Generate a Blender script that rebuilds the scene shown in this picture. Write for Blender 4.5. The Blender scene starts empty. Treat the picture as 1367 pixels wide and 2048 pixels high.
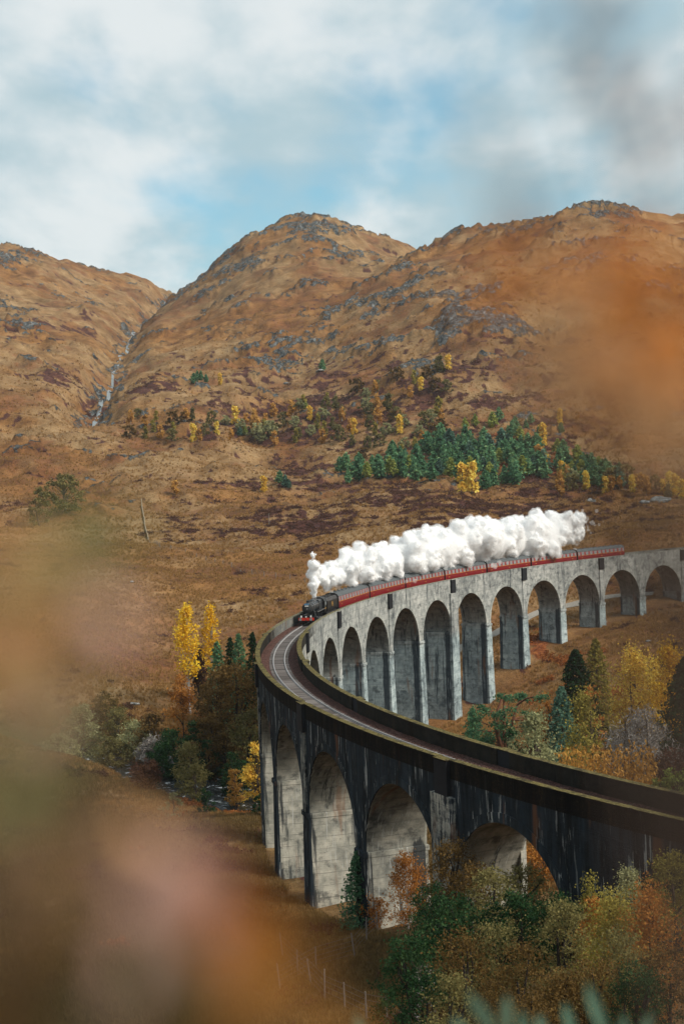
import bpy, bmesh, math, random
import numpy as np
from mathutils import Vector, Matrix
R = math.radians
sc = bpy.context.scene
col = sc.collection
rng = np.random.default_rng(7)
random.seed(7)

# ------------------------------------------------------------------ camera
FPX, PITCH, ROLL, CAMZ = 2994.24, -0.023144, -0.0382, 22.73
cam_d = bpy.data.cameras.new('camera')
cam = bpy.data.objects.new('camera', cam_d); col.objects.link(cam)
cam.location = (0, 0, CAMZ)
cam.matrix_world = Matrix.Translation((0, 0, CAMZ)) @ Matrix.Rotation(math.pi/2 + PITCH, 4, 'X') @ Matrix.Rotation(ROLL, 4, 'Z')
cam_d.sensor_fit = 'HORIZONTAL'; cam_d.sensor_width = 36
cam_d.lens = 36 * FPX / 1367
cam_d.clip_start = 0.02; cam_d.clip_end = 20000
cam_d.dof.use_dof = True; cam_d.dof.focus_distance = 260; cam_d.dof.aperture_fstop = 3.0
sc.camera = cam
sc.render.resolution_x, sc.render.resolution_y = 683, 1024

# ------------------------------------------------------------------ light
SUN_EL, SUN_AZ = 42.0, 118.0            # azimuth clockwise from +Y (the view direction)
world = bpy.data.worlds.new('World'); sc.world = world; world.use_nodes = True
sun_d = bpy.data.lights.new('sun', 'SUN'); sun_d.energy = 3.1; sun_d.angle = R(20); sun_d.color = (1.0, 0.93, 0.82)
sun = bpy.data.objects.new('sun', sun_d); col.objects.link(sun)
sd = Vector((math.sin(R(SUN_AZ))*math.cos(R(SUN_EL)), math.cos(R(SUN_AZ))*math.cos(R(SUN_EL)), math.sin(R(SUN_EL))))
sun.rotation_euler = sd.to_track_quat('Z', 'Y').to_euler(); sun.location = sd*300
vs = sc.view_settings
vs.view_transform = 'Standard'; vs.look = 'None'; vs.gamma = 1.0; vs.exposure = 0.62; vs.use_curve_mapping = False
sc.cycles.max_bounces = 8; sc.cycles.diffuse_bounces = 3; sc.cycles.transparent_max_bounces = 12
sc.cycles.volume_bounces = 6; sc.cycles.caustics_reflective = False; sc.cycles.caustics_refractive = False

# ------------------------------------------------------------------ node helper
class G:
    def __init__(s, nt): s.nt = nt; nt.nodes.clear()
    def n(s, t, ins=None, **pr):
        nd = s.nt.nodes.new('ShaderNode' + t)
        for k, v in pr.items(): setattr(nd, k, v)
        for k, v in (ins or {}).items():
            if isinstance(v, bpy.types.NodeSocket): s.nt.links.new(v, nd.inputs[k])
            elif v is not None: nd.inputs[k].default_value = v
        return nd
    def noise(s, vec, scale, detail=4, rough=.55, dist=0.0):
        return s.n('TexNoise', {'Vector': vec, 'Scale': scale, 'Detail': detail, 'Roughness': rough, 'Distortion': dist}).outputs['Fac']
    def m(s, op, a, b=None, c=None, clamp=False):
        return s.n('Math', {0: a, 1: b, 2: c}, operation=op, use_clamp=clamp).outputs[0]
    def mix(s, f, a, b, blend='MIX'):
        nd = s.n('Mix', None, data_type='RGBA', blend_type=blend)
        for i, v in ((0, f), (6, a), (7, b)):
            if isinstance(v, bpy.types.NodeSocket): s.nt.links.new(v, nd.inputs[i])
            else: nd.inputs[i].default_value = v if i == 0 else ((*v, 1) if len(v) == 3 else v)
        return nd.outputs[2]
    def ramp(s, f, stops, interp='LINEAR'):
        nd = s.n('ValToRGB', {'Fac': f}); r = nd.color_ramp; r.interpolation = interp
        while len(r.elements) < len(stops): r.elements.new(.5)
        for e, (p, c) in zip(r.elements, stops):
            e.position = p; e.color = (*c, 1) if isinstance(c, (tuple, list)) else (c, c, c, 1)
        return nd.outputs['Color']
    def ss(s, f, a, b):      # smoothstep a..b -> 0..1
        return s.n('MapRange', {'Value': f, 'From Min': a, 'From Max': b}, interpolation_type='SMOOTHSTEP').outputs[0]
    def map(s, vec, scale, loc=(0, 0, 0)):
        return s.n('Mapping', {'Vector': vec, 'Scale': scale, 'Location': loc}).outputs[0]
    def attr(s, name, what='Fac'): return s.n('Attribute', None, attribute_name=name).outputs[what]
    def bump(s, h, strength, dist): return s.n('Bump', {'Height': h, 'Strength': strength, 'Distance': dist}).outputs[0]
    def out(s, surf=None, vol=None):
        o = s.n('OutputMaterial')
        if surf: s.nt.links.new(surf, o.inputs['Surface'])
        if vol: s.nt.links.new(vol, o.inputs['Volume'])
    def pbr(s, colr, rough=.8, normal=None, spec=.3, metal=0.0):
        if isinstance(colr, (tuple, list)): colr = (*colr, 1) if len(colr) == 3 else colr
        b = s.n('BsdfPrincipled', {'Base Color': colr, 'Roughness': rough, 'Specular IOR Level': spec, 'Metallic': metal})
        if normal: s.nt.links.new(normal, b.inputs['Normal'])
        return b.outputs[0]
MATS = {}
def material(name, fn):
    if name not in MATS:
        m = bpy.data.materials.new(name); m.use_nodes = True; fn(G(m.node_tree)); MATS[name] = m
    return MATS[name]
def plain(name, c, rough=.6, metal=0.0, var=.25, scale=3.0, spec=.4):
    def f(g):
        p = g.n('TexCoord').outputs['Object']
        nz = g.noise(p, scale, 5, .6)
        cc = g.mix(nz, tuple(x*(1-var) for x in c), tuple(min(1, x*(1+var)) for x in c))
        g.out(g.pbr(cc, rough, g.bump(nz, .15, .02), spec, metal))
    return material(name, f)

# ------------------------------------------------------------------ sky: nishita with a cloud layer
g = G(world.node_tree)
sky = g.n('TexSky', None, sky_type='NISHITA', sun_disc=False, sun_elevation=R(SUN_EL), sun_rotation=R(SUN_AZ), altitude=50.0, air_density=1.0, dust_density=1.0, ozone_density=2.0).outputs[0]
dirv = g.n('TexCoord').outputs['Generated']
sep = g.n('SeparateXYZ', {0: dirv})
zz = g.m('ADD', g.m('MAXIMUM', sep.outputs[2], 0.0), 0.16)
cv = g.n('CombineXYZ', {0: g.m('DIVIDE', sep.outputs[0], zz), 1: g.m('DIVIDE', sep.outputs[1], zz), 2: 0.0}).outputs[0]
c1 = g.noise(g.map(cv, (1.9, 1.0, 1), (5.2, 1.35, 0)), 1.35, 4, .5, .1)
c2 = g.noise(g.map(cv, (1.9, 1.0, 1), (7.3, 2.2, 4.0)), 2.1, 5, .52, .1)
cover = g.ss(g.m('ADD', g.m('MULTIPLY', c1, .72), g.m('MULTIPLY', c2, .28)), .26, .52)
shade = g.ss(c2, .34, .66)
cloud = g.mix(shade, (3.0, 3.95, 4.3), (5.4, 5.65, 5.65))
skyc = g.mix(1.0, sky, (.62, 1.02, .96), 'MULTIPLY')
allsky = g.mix(g.m('MULTIPLY', cover, .93), skyc, cloud)
bg = g.n('Background', {'Color': allsky, 'Strength': .1})
g.nt.links.new(bg.outputs[0], g.n('OutputWorld').inputs[0])

# ------------------------------------------------------------------ pixel <-> place
CP, SP = math.cos(PITCH), math.sin(PITCH)
def ray(px, py):
    """direction (x, y, z) with y = 1 for a pixel of the 1367 x 2048 photograph"""
    u, v = px - 683.5, py - 1024.0
    d = 1 + ROLL*ROLL
    a, b = (u + ROLL*v)/d, (v - ROLL*u)/d
    x, up = a/FPX, -b/FPX
    Y = CP - SP*up; Z = SP + CP*up
    return x/Y, 1.0, Z/Y
def at(px, py, D):
    x, _, z = ray(px, py); return np.array([x*D, D, CAMZ + z*D])
def pixel(x, y, z):
    z = z - CAMZ
    d = y*CP + z*SP; up = -y*SP + z*CP
    a, b = FPX*x/d, -FPX*up/d
    return 683.5 + a - ROLL*b, 1024 + b + ROLL*a

# ------------------------------------------------------------------ noise
def perlin(x, y, seed=0):
    x = np.asarray(x, float); y = np.asarray(y, float)
    xi = np.floor(x).astype(np.int64); yi = np.floor(y).astype(np.int64)
    xf, yf = x - xi, y - yi
    def gr(ix, iy, dx, dy):
        h = (ix*374761393 + iy*668265263 + seed*1442695041) & 0xffffffff
        h = ((h ^ (h >> 13))*1274126177) & 0xffffffff
        h = (h ^ (h >> 16)) & 0xffff
        a = h*(2*math.pi/65536)
        return np.cos(a)*dx + np.sin(a)*dy
    u = xf*xf*xf*(xf*(xf*6 - 15) + 10); v = yf*yf*yf*(yf*(yf*6 - 15) + 10)
    n00 = gr(xi, yi, xf, yf); n10 = gr(xi+1, yi, xf-1, yf); n01 = gr(xi, yi+1, xf, yf-1); n11 = gr(xi+1, yi+1, xf-1, yf-1)
    a = n00 + u*(n10 - n00); b = n01 + u*(n11 - n01)
    return (a + v*(b - a))*1.5
def fbm(x, y, octs=4, seed=0, gain=.5):
    s = 0; a = 1.0; f = 1.0
    for i in range(octs):
        s = s + a*perlin(x*f, y*f, seed + i*17); a *= gain; f *= 2.03
    return s
def sstep(x, a, b):
    t = np.clip((x - a)/(b - a), 0, 1); return t*t*(3 - 2*t)

# ------------------------------------------------------------------ viaduct centre line
S = np.arange(-190, 290, .5)
ph_ = .0102276521 + 4.72886612e-3*S - 5.40261960e-4*S**2/2e2 + 6.83736402e-5*S**3/6e4
hx, hy = np.sin(ph_), np.cos(ph_)
lx = np.concatenate([[0], np.cumsum((hx[1:] + hx[:-1])*.25)]); ly = np.concatenate([[0], np.cumsum((hy[1:] + hy[:-1])*.25)])
lx += -9.36131 - lx[380]; ly += 210.784849 - ly[380]
SLOPE = .0022961
def V(s, o, z):
    """along the line, across it (right positive), height over the parapet top -> world"""
    s, o, z = np.broadcast_arrays(np.asarray(s, float), o, z)
    X, Y = np.interp(s, S, lx), np.interp(s, S, ly); a, b = np.interp(s, S, hx), np.interp(s, S, hy)
    return np.stack([X + b*o, Y - a*o, z + SLOPE*s], -1)
PM, PH0 = 17.1, 19.0769
def line_so(x, y):
    """nearest s and signed offset of world points (coarse)"""
    P = np.stack([lx[::4], ly[::4]], 1)
    x = np.asarray(x); y = np.asarray(y)
    d2 = (x[..., None] - P[:, 0])**2 + (y[..., None] - P[:, 1])**2
    i = d2.argmin(-1)
    o = (x - P[i, 0])*hy[::4][i] - (y - P[i, 1])*hx[::4][i]
    return S[::4][i], o, np.sqrt(d2.min(-1))

# ------------------------------------------------------------------ terrain
near = {  # px : {r: z}
 -350: {4: 20.2, 12: 16, 30: 7, 60: -7, 90: -14, 120: -19, 150: -21, 190: -22.5, 230: -24, 270: -24, 310: -20, 350: -15, 400: -9, 470: -2, 560: 6, 650: 13},
 0:    {4: 20.2, 12: 16, 30: 7, 60: -7, 90: -14, 120: -19, 150: -21, 190: -23, 220: -25, 245: -26.0, 265: -25, 290: -20.6, 320: -17, 360: -12, 400: -7.6, 470: -1, 600: 9.5, 680: 20},
 200:  {60: -7, 90: -14, 120: -19, 150: -21, 190: -23, 215: -25, 240: -26.2, 262: -25.5, 290: -22, 320: -17.6, 360: -12, 400: -8, 470: -1.5, 590: 9.5, 680: 21},
 350:  {120: -19, 150: -21, 190: -22.6, 215: -25, 235: -26.6, 255: -26.8, 275: -25.5, 300: -22.5, 340: -18, 380: -12.5, 430: -7, 500: -1, 590: 8, 680: 20},
 520:  {60: -7, 90: -14, 120: -19.5, 150: -21.2, 180: -22.6, 205: -24, 228: -26.6, 245: -27, 270: -26.5, 300: -24, 340: -19, 375: -13.5, 430: -7.6, 520: 0.3, 640: 14, 700: 22},
 683:  {30: 7, 60: -7, 90: -13, 120: -17.5, 145: -20, 180: -23, 220: -25.5, 260: -27.5, 300: -28, 340: -24, 380: -17, 430: -8, 520: 1.5, 640: 15, 700: 22.5},
 850:  {60: -6.5, 90: -11.5, 110: -14.5, 130: -17, 160: -21, 200: -25, 250: -28, 300: -29.4, 320: -29.6, 345: -25.5, 380: -18, 420: -11, 530: 4.7, 650: 18},
 1020: {60: -5.5, 90: -9, 110: -11, 125: -13, 160: -19.5, 200: -24.5, 250: -27, 300: -27.4, 333: -28, 350: -22.6, 380: -17, 420: -11, 480: -3, 530: 4, 640: 16.6},
 1200: {60: -3.8, 80: -6, 100: -7.4, 120: -9.5, 150: -16, 200: -23, 240: -25, 270: -25, 310: -22.8, 345: -19.4, 378: -17.4, 410: -11, 455: 0, 530: 6, 630: 14},
 1367: {30: 5, 60: -2.6, 80: -4.2, 100: -5.2, 120: -7.5, 150: -13, 200: -20.5, 250: -23, 300: -21.5, 350: -17.6, 390: -15, 420: -8, 455: 1.2, 560: 9, 650: 17},
 1750: {4: 20.2, 12: 16, 30: 7, 60: 0, 90: -1.5, 120: -3.5, 150: -9, 200: -17, 250: -21, 300: -20, 350: -16, 410: -11, 480: 2, 560: 10, 650: 19},
}
hill = [  # px, py, r
 (-350, 900, 780), (-350, 760, 950), (-350, 620, 1250), (-350, 520, 1500), (-350, 450, 1750), (-350, 500, 2000),
 (0, 905, 770), (0, 830, 860), (0, 750, 980), (0, 640, 1220), (0, 560, 1450), (0, 493, 1720), (0, 540, 2000),
 (100, 900, 770), (100, 800, 900), (100, 690, 1120), (100, 590, 1420), (100, 517, 1760), (100, 560, 2000),
 (170, 905, 770), (160, 835, 870), (180, 740, 1040), (200, 640, 1300), (190, 545, 1800), (190, 590, 2050),
 (250, 563, 1840), (300, 574, 1880), (300, 620, 2100), (345, 587, 1900), (345, 630, 2100), (420, 640, 1950), (600, 660, 2000), (820, 680, 2000),
 (190, 842, 880), (212, 775, 1000), (245, 690, 1200), (275, 640, 1420), (310, 610, 1640),
 (260, 770, 985), (300, 690, 1150), (345, 615, 1480), (250, 880, 800), (345, 900, 770), (345, 820, 870), (345, 740, 1020), (345, 660, 1230),
 (420, 540, 1500), (470, 510, 1480), (520, 481, 1470), (560, 459, 1460), (600, 446, 1450), (645, 448, 1450), (720, 461, 1470), (790, 487, 1500), (840, 510, 1520),
 (420, 600, 1660), (520, 550, 1680), (620, 520, 1680), (720, 530, 1700),
 (420, 640, 1220), (520, 600, 1200), (520, 545, 1320), (520, 700, 1050), (520, 800, 910), (520, 880, 810), (520, 940, 735),
 (620, 500, 1330), (683, 900, 770), (683, 810, 880), (683, 720, 990), (683, 630, 1120), (683, 560, 1230), (730, 520, 1340), (760, 555, 1240), (800, 520, 1360),
 (850, 890, 740), (850, 800, 820), (850, 735, 890), (850, 650, 980), (850, 570, 1090), (830, 500, 1290), (880, 477, 1270), (940, 468, 1255), (1000, 455, 1250), (1060, 463, 1230), (1120, 433, 1220),
 (1200, 418, 1210), (1280, 434, 1225), (1367, 432, 1240), (1750, 430, 1290), (900, 540, 1450), (1000, 530, 1450), (1200, 500, 1420), (1367, 510, 1440), (1750, 520, 1500), (1000, 640, 1800), (1367, 640, 1800), (1750, 640, 1800), (0, 640, 2300), (-350, 640, 2400),
 (1020, 920, 700), (1020, 840, 770), (1020, 770, 840), (1020, 720, 880), (1020, 640, 960), (1020, 545, 1090), (1120, 740, 870), (1120, 735, 900), (900, 745, 880),
 (1200, 930, 690), (1200, 840, 770), (1200, 720, 880), (1200, 610, 980), (1200, 510, 1090),
 (1367, 935, 690), (1367, 820, 790), (1367, 680, 930), (1367, 540, 1100), (1750, 920, 700), (1750, 780, 830), (1750, 600, 1040),
]
cps = []
for px, rows in near.items():
    x, _, _ = ray(px, 1300); phi = math.atan(x)
    for r, z in rows.items(): cps.append((phi, math.log(r), (z - CAMZ)/r))
for phi in (-.33, -.1, .1, .33): cps.append((phi, math.log(.8), (21.0 - CAMZ)/.8)); cps.append((phi, math.log(2.0), (20.75 - CAMZ)/2.0))
for phi in (-.1, .1): cps.append((phi, math.log(8), (18.1 - CAMZ)/8))
for px, py, r in hill:
    x, _, z = ray(px, py); cps.append((math.atan(x), math.log(r), z/math.hypot(x, 1)))
for phi in (-.36, -.2, 0, .2, .36):
    cps.append((phi, math.log(3000), .03)); cps.append((phi, math.log(8000), .008))
cps = np.array(cps)
CU, CVs = 11.0, 6.5
cuv = np.stack([cps[:, 0]*CU, cps[:, 1]*CVs], 1)
def kern(d2): return np.sqrt(d2 + .12)
A_ = kern(((cuv[:, None] - cuv[None])**2).sum(-1)); n_ = len(cps)
A_ = A_ - np.eye(n_)*.015
M_ = np.zeros((n_+1, n_+1)); M_[:n_, :n_] = A_;
M_[:n_, n_] = 1; M_[n_, :n_] = 1
w_ = np.linalg.solve(M_, np.concatenate([cps[:, 2], [0]]))
def base_t(phi, lr):
    phi = np.clip(phi, -.36, .36)
    q = np.stack([phi.ravel()*CU, lr.ravel()*CVs], 1).astype(np.float32); out = np.empty(len(q))
    c32 = cuv.astype(np.float32); wf = w_[:n_].astype(np.float32)
    for i in range(0, len(q), 20000):
        b = q[i:i+20000]
        d2 = (b[:, None, 0] - c32[None, :, 0])**2 + (b[:, None, 1] - c32[None, :, 1])**2
        out[i:i+20000] = np.sqrt(d2 + np.float32(.12)) @ wf
    return (out + w_[n_]).reshape(phi.shape)
def patch(px, py, lst):
    m = np.zeros_like(px)
    for (x, y, rx, ry, w) in lst: m = np.maximum(m, w*np.exp(-((px - x)/rx)**2 - ((py - y)/ry)**2))
    return m
ROCKS = [(600, 480, 110, 60, 1), (470, 550, 90, 40, .9), (380, 590, 60, 30, .7), (840, 590, 120, 50, .95), (900, 660, 110, 40, .95), (560, 720, 90, 40, .9), (1200, 450, 90, 40, 1), (1250, 530, 150, 40, .9),
         (720, 640, 120, 50, .8), (20, 520, 60, 20, .9), (20, 640, 70, 40, .8), (640, 660, 120, 40, .7), (1030, 690, 120, 40, .8), (700, 700, 150, 40, .6), (1320, 1000, 60, 14, .9), (1000, 470, 60, 25, .7), (320, 660, 50, 20, .7), (860, 760, 60, 14, .9), (480, 650, 70, 30, .6), (100, 720, 60, 20, .5)]
HEATH = [(110, 770, 50, 25, 1), (180, 790, 50, 25, 1), (60, 660, 70, 25, .7), (150, 660, 60, 25, .6), (300, 790, 80, 35, .9), (360, 870, 90, 35, .9), (700, 840, 180, 60, 1), (600, 870, 120, 40, .9), (860, 740, 130, 35, 1), (560, 720, 90, 35, .9), (900, 880, 120, 50, .8),
         (1100, 860, 130, 60, .8), (620, 800, 260, 70, .75), (900, 800, 260, 70, .7), (1150, 780, 160, 70, .6), (700, 980, 260, 40, .7), (1000, 780, 260, 40, .55), (480, 800, 160, 40, .6), (750, 760, 120, 40, .7), (950, 1010, 360, 60, .95), (720, 1040, 240, 45, .75), (520, 1040, 120, 35, .7), (600, 930, 120, 30, .7), (1200, 980, 120, 30, .9), (1250, 1070, 120, 25, .6), (1060, 690, 120, 40, .6), (1230, 700, 120, 60, .5), (420, 1040, 120, 40, .6)]
BRACK = [(1000, 900, 160, 40, .9), (1060, 930, 120, 30, 1), (1060, 1290, 60, 40, .9), (1120, 1330, 90, 50, .8), (1200, 1400, 160, 60, .8), (400, 1600, 140, 18, 1), (500, 1620, 60, 18, 1), (960, 1230, 60, 30, .6), (420, 1430, 140, 30, .7), (330, 1400, 80, 30, .5), (600, 940, 60, 14, .6)]
GREEN = [(150, 950, 60, 20, .3), (1000, 1260, 120, 30, .6), (970, 1420, 80, 25, .7), (1130, 1300, 60, 20, .6), (500, 1590, 80, 12, .8), (330, 1610, 60, 12, .6)]
# river: polyline in plan (pixel -> ground already known z ~ -26)
RIV = np.array([(-75, 292, 7), (-62, 285, 7), (-48, 276, 6.5), (-37.7, 266, 6), (-30, 252, 5), (-22.6, 239, 5), (-13, 225, 5), (0, 216, 5), (10, 210, 5), (30, 204, 6), (60, 200, 7)], float)
RAV = np.array([at(172, 850, 850)[:2], at(186, 838, 885)[:2], at(212, 775, 1000)[:2], at(228, 730, 1090)[:2], at(245, 690, 1200)[:2], at(275, 640, 1420)[:2], at(310, 610, 1640)[:2], at(345, 588, 1850)[:2]])
def polydist(x, y, P):
    best = np.full(x.shape, 1e9); wi = np.zeros(x.shape)
    for a, b in zip(P[:-1], P[1:]):
        d = b[:2] - a[:2]; L = d @ d
        t = np.clip(((x - a[0])*d[0] + (y - a[1])*d[1])/L, 0, 1)
        e = np.hypot(x - a[0] - t*d[0], y - a[1] - t*d[1])
        k = e < best; best = np.where(k, e, best)
        if P.shape[1] > 2: wi = np.where(k, a[2] + t*(b[2] - a[2]), wi)
    return best, wi
RIVER_Z = -27.1
def terrain(x, y, masks=False):
    x = np.asarray(x, float); y = np.asarray(y, float)
    r = np.maximum(np.hypot(x, y), .3); phi = np.arctan2(x, y)
    t = base_t(np.asarray(phi), np.log(np.maximum(r, .8)))
    z = CAMZ + t*np.maximum(r, .8)
    yy = np.where(y > 5, y, 5); px, py = pixel(np.where(y > 5, x, 0), yy, np.where(y > 5, z, 0))
    px = np.where(y > 5, px, 5000); far = sstep(r, 420, 900)
    # relief
    nA = fbm(x/170, y/170, 3, 1); nB = fbm(x/52, y/52, 3, 5); nC = fbm(x/15, y/15, 3, 9)
    ridge = 1 - np.abs(fbm(x/75 + .3*nB, y/45, 3, 21))*1.6
    nearw = sstep(r, 15, 120)
    sv, ov, dv = line_so(np.where(r < 520, x, 9e3), np.where(r < 520, y, 9e3)) if masks is not None else (0, 0, 0)
    z = z + far*(nA*7 + nB*4.5 + nC*.75 + np.clip(ridge, -.5, 1)*3.2) + (1 - far)*nearw*(nB*.9 + nC*.38) + nearw*(1 - far)*sstep(r, 200, 420)*nB*1.6
    rockp = patch(px, py, ROCKS)
    rn = fbm(x/62, y/24, 4, 33, .62); rn2 = fbm(x/15, y/6, 3, 41, .62)
    rock = sstep(rn + .92*rockp - .16 + .45*rn2, .46, .86)*sstep(r, 430, 700)
    rock = np.maximum(rock, sstep(rockp, .4, .9)*sstep(r, 430, 700)*.5*sstep(rn2, -.2, .4))
    crag = (1 - np.abs(rn2)*1.5)
    z = z + rock*(np.clip(crag, -.4, 1)*2.6*sstep(r, 500, 1000) + sstep(rn, 0, .5)*3.0)
    dR, wR = polydist(x, y, RIV)
    chan = 1 - sstep(dR, wR*.55, wR*1.7 + 1.5)
    z = np.where(r < 400, z + chan*(np.minimum(RIVER_Z - .75, z) - z), z)
    dv_, _ = polydist(x, y, RAV)
    gul = np.exp(-(dv_/16)**2)*sstep(r, 800, 900)
    z = z - gul*(14 + 6*np.abs(nC))
    if not masks: return z
    hn = fbm(x/38, y/30, 4, 51, .6); hn2 = fbm(x/7, y/6, 3, 57, .65)
    heath = sstep(.86*patch(px, py, HEATH) + .5*hn + .62*hn2, .38, .85)
    bn = fbm(x/14, y/12, 3, 61, .6)
    brack = sstep(.9*patch(px, py, BRACK) + .45*bn + .15*hn2, .5, .9)
    grn = sstep(.9*patch(px, py, GREEN) + .5*fbm(x/20, y/20, 3, 71), .5, 1.0)
    marsh = (1 - sstep(r, 215, 300))*sstep(-z, 12, 18)*(.75 + .5*np.clip(hn, -1, 1))
    return z, dict(marsh=np.clip(marsh, 0, 1), rock=np.maximum(rock, np.clip(gul*1.3*sstep(rn2, -.25, .3), 0, 1)), heath=heath*(1 - rock), brack=brack, grn=np.maximum(grn, .8*chan*(r < 400)), px=px, py=py)
def gz(x, y): return float(terrain(np.array([x]), np.array([y]))[0])

def mesh_obj(name, v, quads=None, tris=None, mat=None, parent=None, attrs=None, smooth=False, loc=None, faces=None):
    me = bpy.data.meshes.new(name)
    if faces is not None: me.from_pydata([tuple(p) for p in v], [], faces)
    else:
        v = np.asarray(v, np.float32); me.vertices.add(len(v)); me.vertices.foreach_set('co', v.ravel())
        parts = [np.asarray(a, np.int32) for a in (quads, tris) if a is not None and len(a)]
        idx = np.concatenate([p.ravel() for p in parts]); tot = np.concatenate([np.full(len(p), p.shape[1], np.int32) for p in parts])
        me.loops.add(len(idx)); me.loops.foreach_set('vertex_index', idx)
        me.polygons.add(len(tot)); st = np.concatenate([[0], np.cumsum(tot)[:-1]]).astype(np.int32)
        me.polygons.foreach_set('loop_start', st); me.polygons.foreach_set('loop_total', tot)
        me.update(calc_edges=True)
    for k, a in (attrs or {}).items():
        a = np.asarray(a, np.float32)
        t = me.attributes.new(k, 'FLOAT' if a.ndim == 1 else 'FLOAT_VECTOR', 'POINT'); t.data.foreach_set('value' if a.ndim == 1 else 'vector', a.ravel())
    if smooth: me.polygons.foreach_set('use_smooth', np.ones(len(me.polygons), bool))
    if mat: me.materials.append(mat)
    o = bpy.data.objects.new(name, me); col.objects.link(o)
    if parent: o.parent = parent
    if loc is not None: o.location = loc
    return o
def tag(o, label=None, cat=None, group=None, kind=None):
    for k, v in (('label', label), ('category', cat), ('group', group), ('kind', kind)):
        if v: o[k] = v
    return o
def empty(name, loc=(0, 0, 0), rz=0.0):
    o = bpy.data.objects.new(name, None); col.objects.link(o); o.location = loc; o.rotation_euler.z = rz; o.empty_display_size = .1; return o
def copy_tree(o, parent=None):
    c = o.copy(); col.objects.link(c)
    if parent: c.parent = parent
    for ch in list(o.children): copy_tree(ch, c)
    return c

def ground_mat(g):
    p = g.n('NewGeometry').outputs['Position']
    n0 = g.noise(p, .018, 5, .6); n1 = g.noise(p, .09, 6, .68); n2 = g.noise(p, .7, 5, .7); n3 = g.noise(g.map(p, (1, .6, 1)), 2.6, 4, .7)
    nL = g.noise(p, .0065, 4, .6); f = g.m('ADD', g.m('MULTIPLY', n1, .72), g.m('MULTIPLY', n2, .28))
    straw = g.ramp(f, [(.33, (.14, .074, .032)), (.46, (.26, .150, .066)), (.56, (.36, .222, .105)), (.68, (.45, .305, .16))])
    ochre = g.ramp(f, [(.33, (.080, .034, .013)), (.46, (.205, .090, .029)), (.56, (.32, .150, .048)), (.68, (.42, .225, .080))])
    rust = g.ramp(f, [(.33, (.042, .018, .011)), (.46, (.115, .043, .020)), (.56, (.215, .082, .032)), (.68, (.32, .14, .055))])
    grass = g.mix(g.ss(g.m('ADD', g.m('MULTIPLY', n0, .6), g.m('MULTIPLY', nL, .4)), .42, .56), ochre, straw)
    grass = g.mix(g.m('MULTIPLY', g.ss(g.m('ADD', g.m('MULTIPLY', g.noise(g.map(p, (1, 1, 1), (31, 7, 3)), .02, 5, .65), .7), g.m('MULTIPLY', n1, .3)), .49, .60), .85), grass, rust)
    wet = g.ramp(f, [(.36, (.050, .031, .014)), (.47, (.115, .072, .031)), (.55, (.185, .118, .050)), (.64, (.28, .185, .083))])
    grass = g.mix(g.m('MULTIPLY', g.attr('marsh'), .85), grass, wet)
    grass = g.mix(g.m('MULTIPLY', g.ss(n3, .46, .7), .45), grass, (.10, .052, .02))
    grass = g.mix(1.0, grass, (.80, .83, .86), 'MULTIPLY')
    heath = g.ramp(g.m('ADD', g.m('MULTIPLY', n2, .6), g.m('MULTIPLY', n1, .4)), [(.38, (.030, .014, .013)), (.52, (.075, .030, .024)), (.66, (.15, .070, .038))])
    hm = g.ss(g.m('ADD', g.attr('heath'), g.m('MULTIPLY', g.m('SUBTRACT', n2, .5), 1.5)), .3, .75)
    c = g.mix(hm, grass, heath)
    br = g.ramp(n2, [(.35, (.07, .022, .010)), (.52, (.19, .055, .018)), (.68, (.33, .13, .04))])
    c = g.mix(g.ss(g.m('ADD', g.attr('brack'), g.m('MULTIPLY', g.m('SUBTRACT', n2, .5), 1.2)), .35, .8), c, br)
    gr = g.ramp(n2, [(.35, (.03, .04, .014)), (.6, (.12, .12, .04))])
    c = g.mix(g.m('MULTIPLY', g.ss(g.m('ADD', g.attr('grn'), g.m('MULTIPLY', g.m('SUBTRACT', n2, .5), 1.1)), .3, .8), .8), c, gr)
    rn = g.noise(g.map(p, (1, 1, .55)), .34, 6, .72, .6)
    rk = g.ramp(rn, [(.36, (.018, .020, .021)), (.48, (.070, .077, .078)), (.58, (.15, .157, .155)), (.7, (.30, .305, .295))])
    rm = g.ss(g.m('ADD', g.m('MULTIPLY', g.attr('rock'), .86), g.m('MULTIPLY', g.m('SUBTRACT', g.noise(p, .30, 6, .75), .5), 2.6)), .66, .80)
    c = g.mix(rm, c, rk)
    h = g.m('ADD', g.m('MULTIPLY', n2, 1.0), g.m('MULTIPLY', n3, .45))
    b = g.bump(g.m('ADD', h, g.m('MULTIPLY', g.m('MULTIPLY', rn, rm), 4.0)), .85, .9)
    g.out(g.pbr(c, .95, b, .1))
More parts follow.
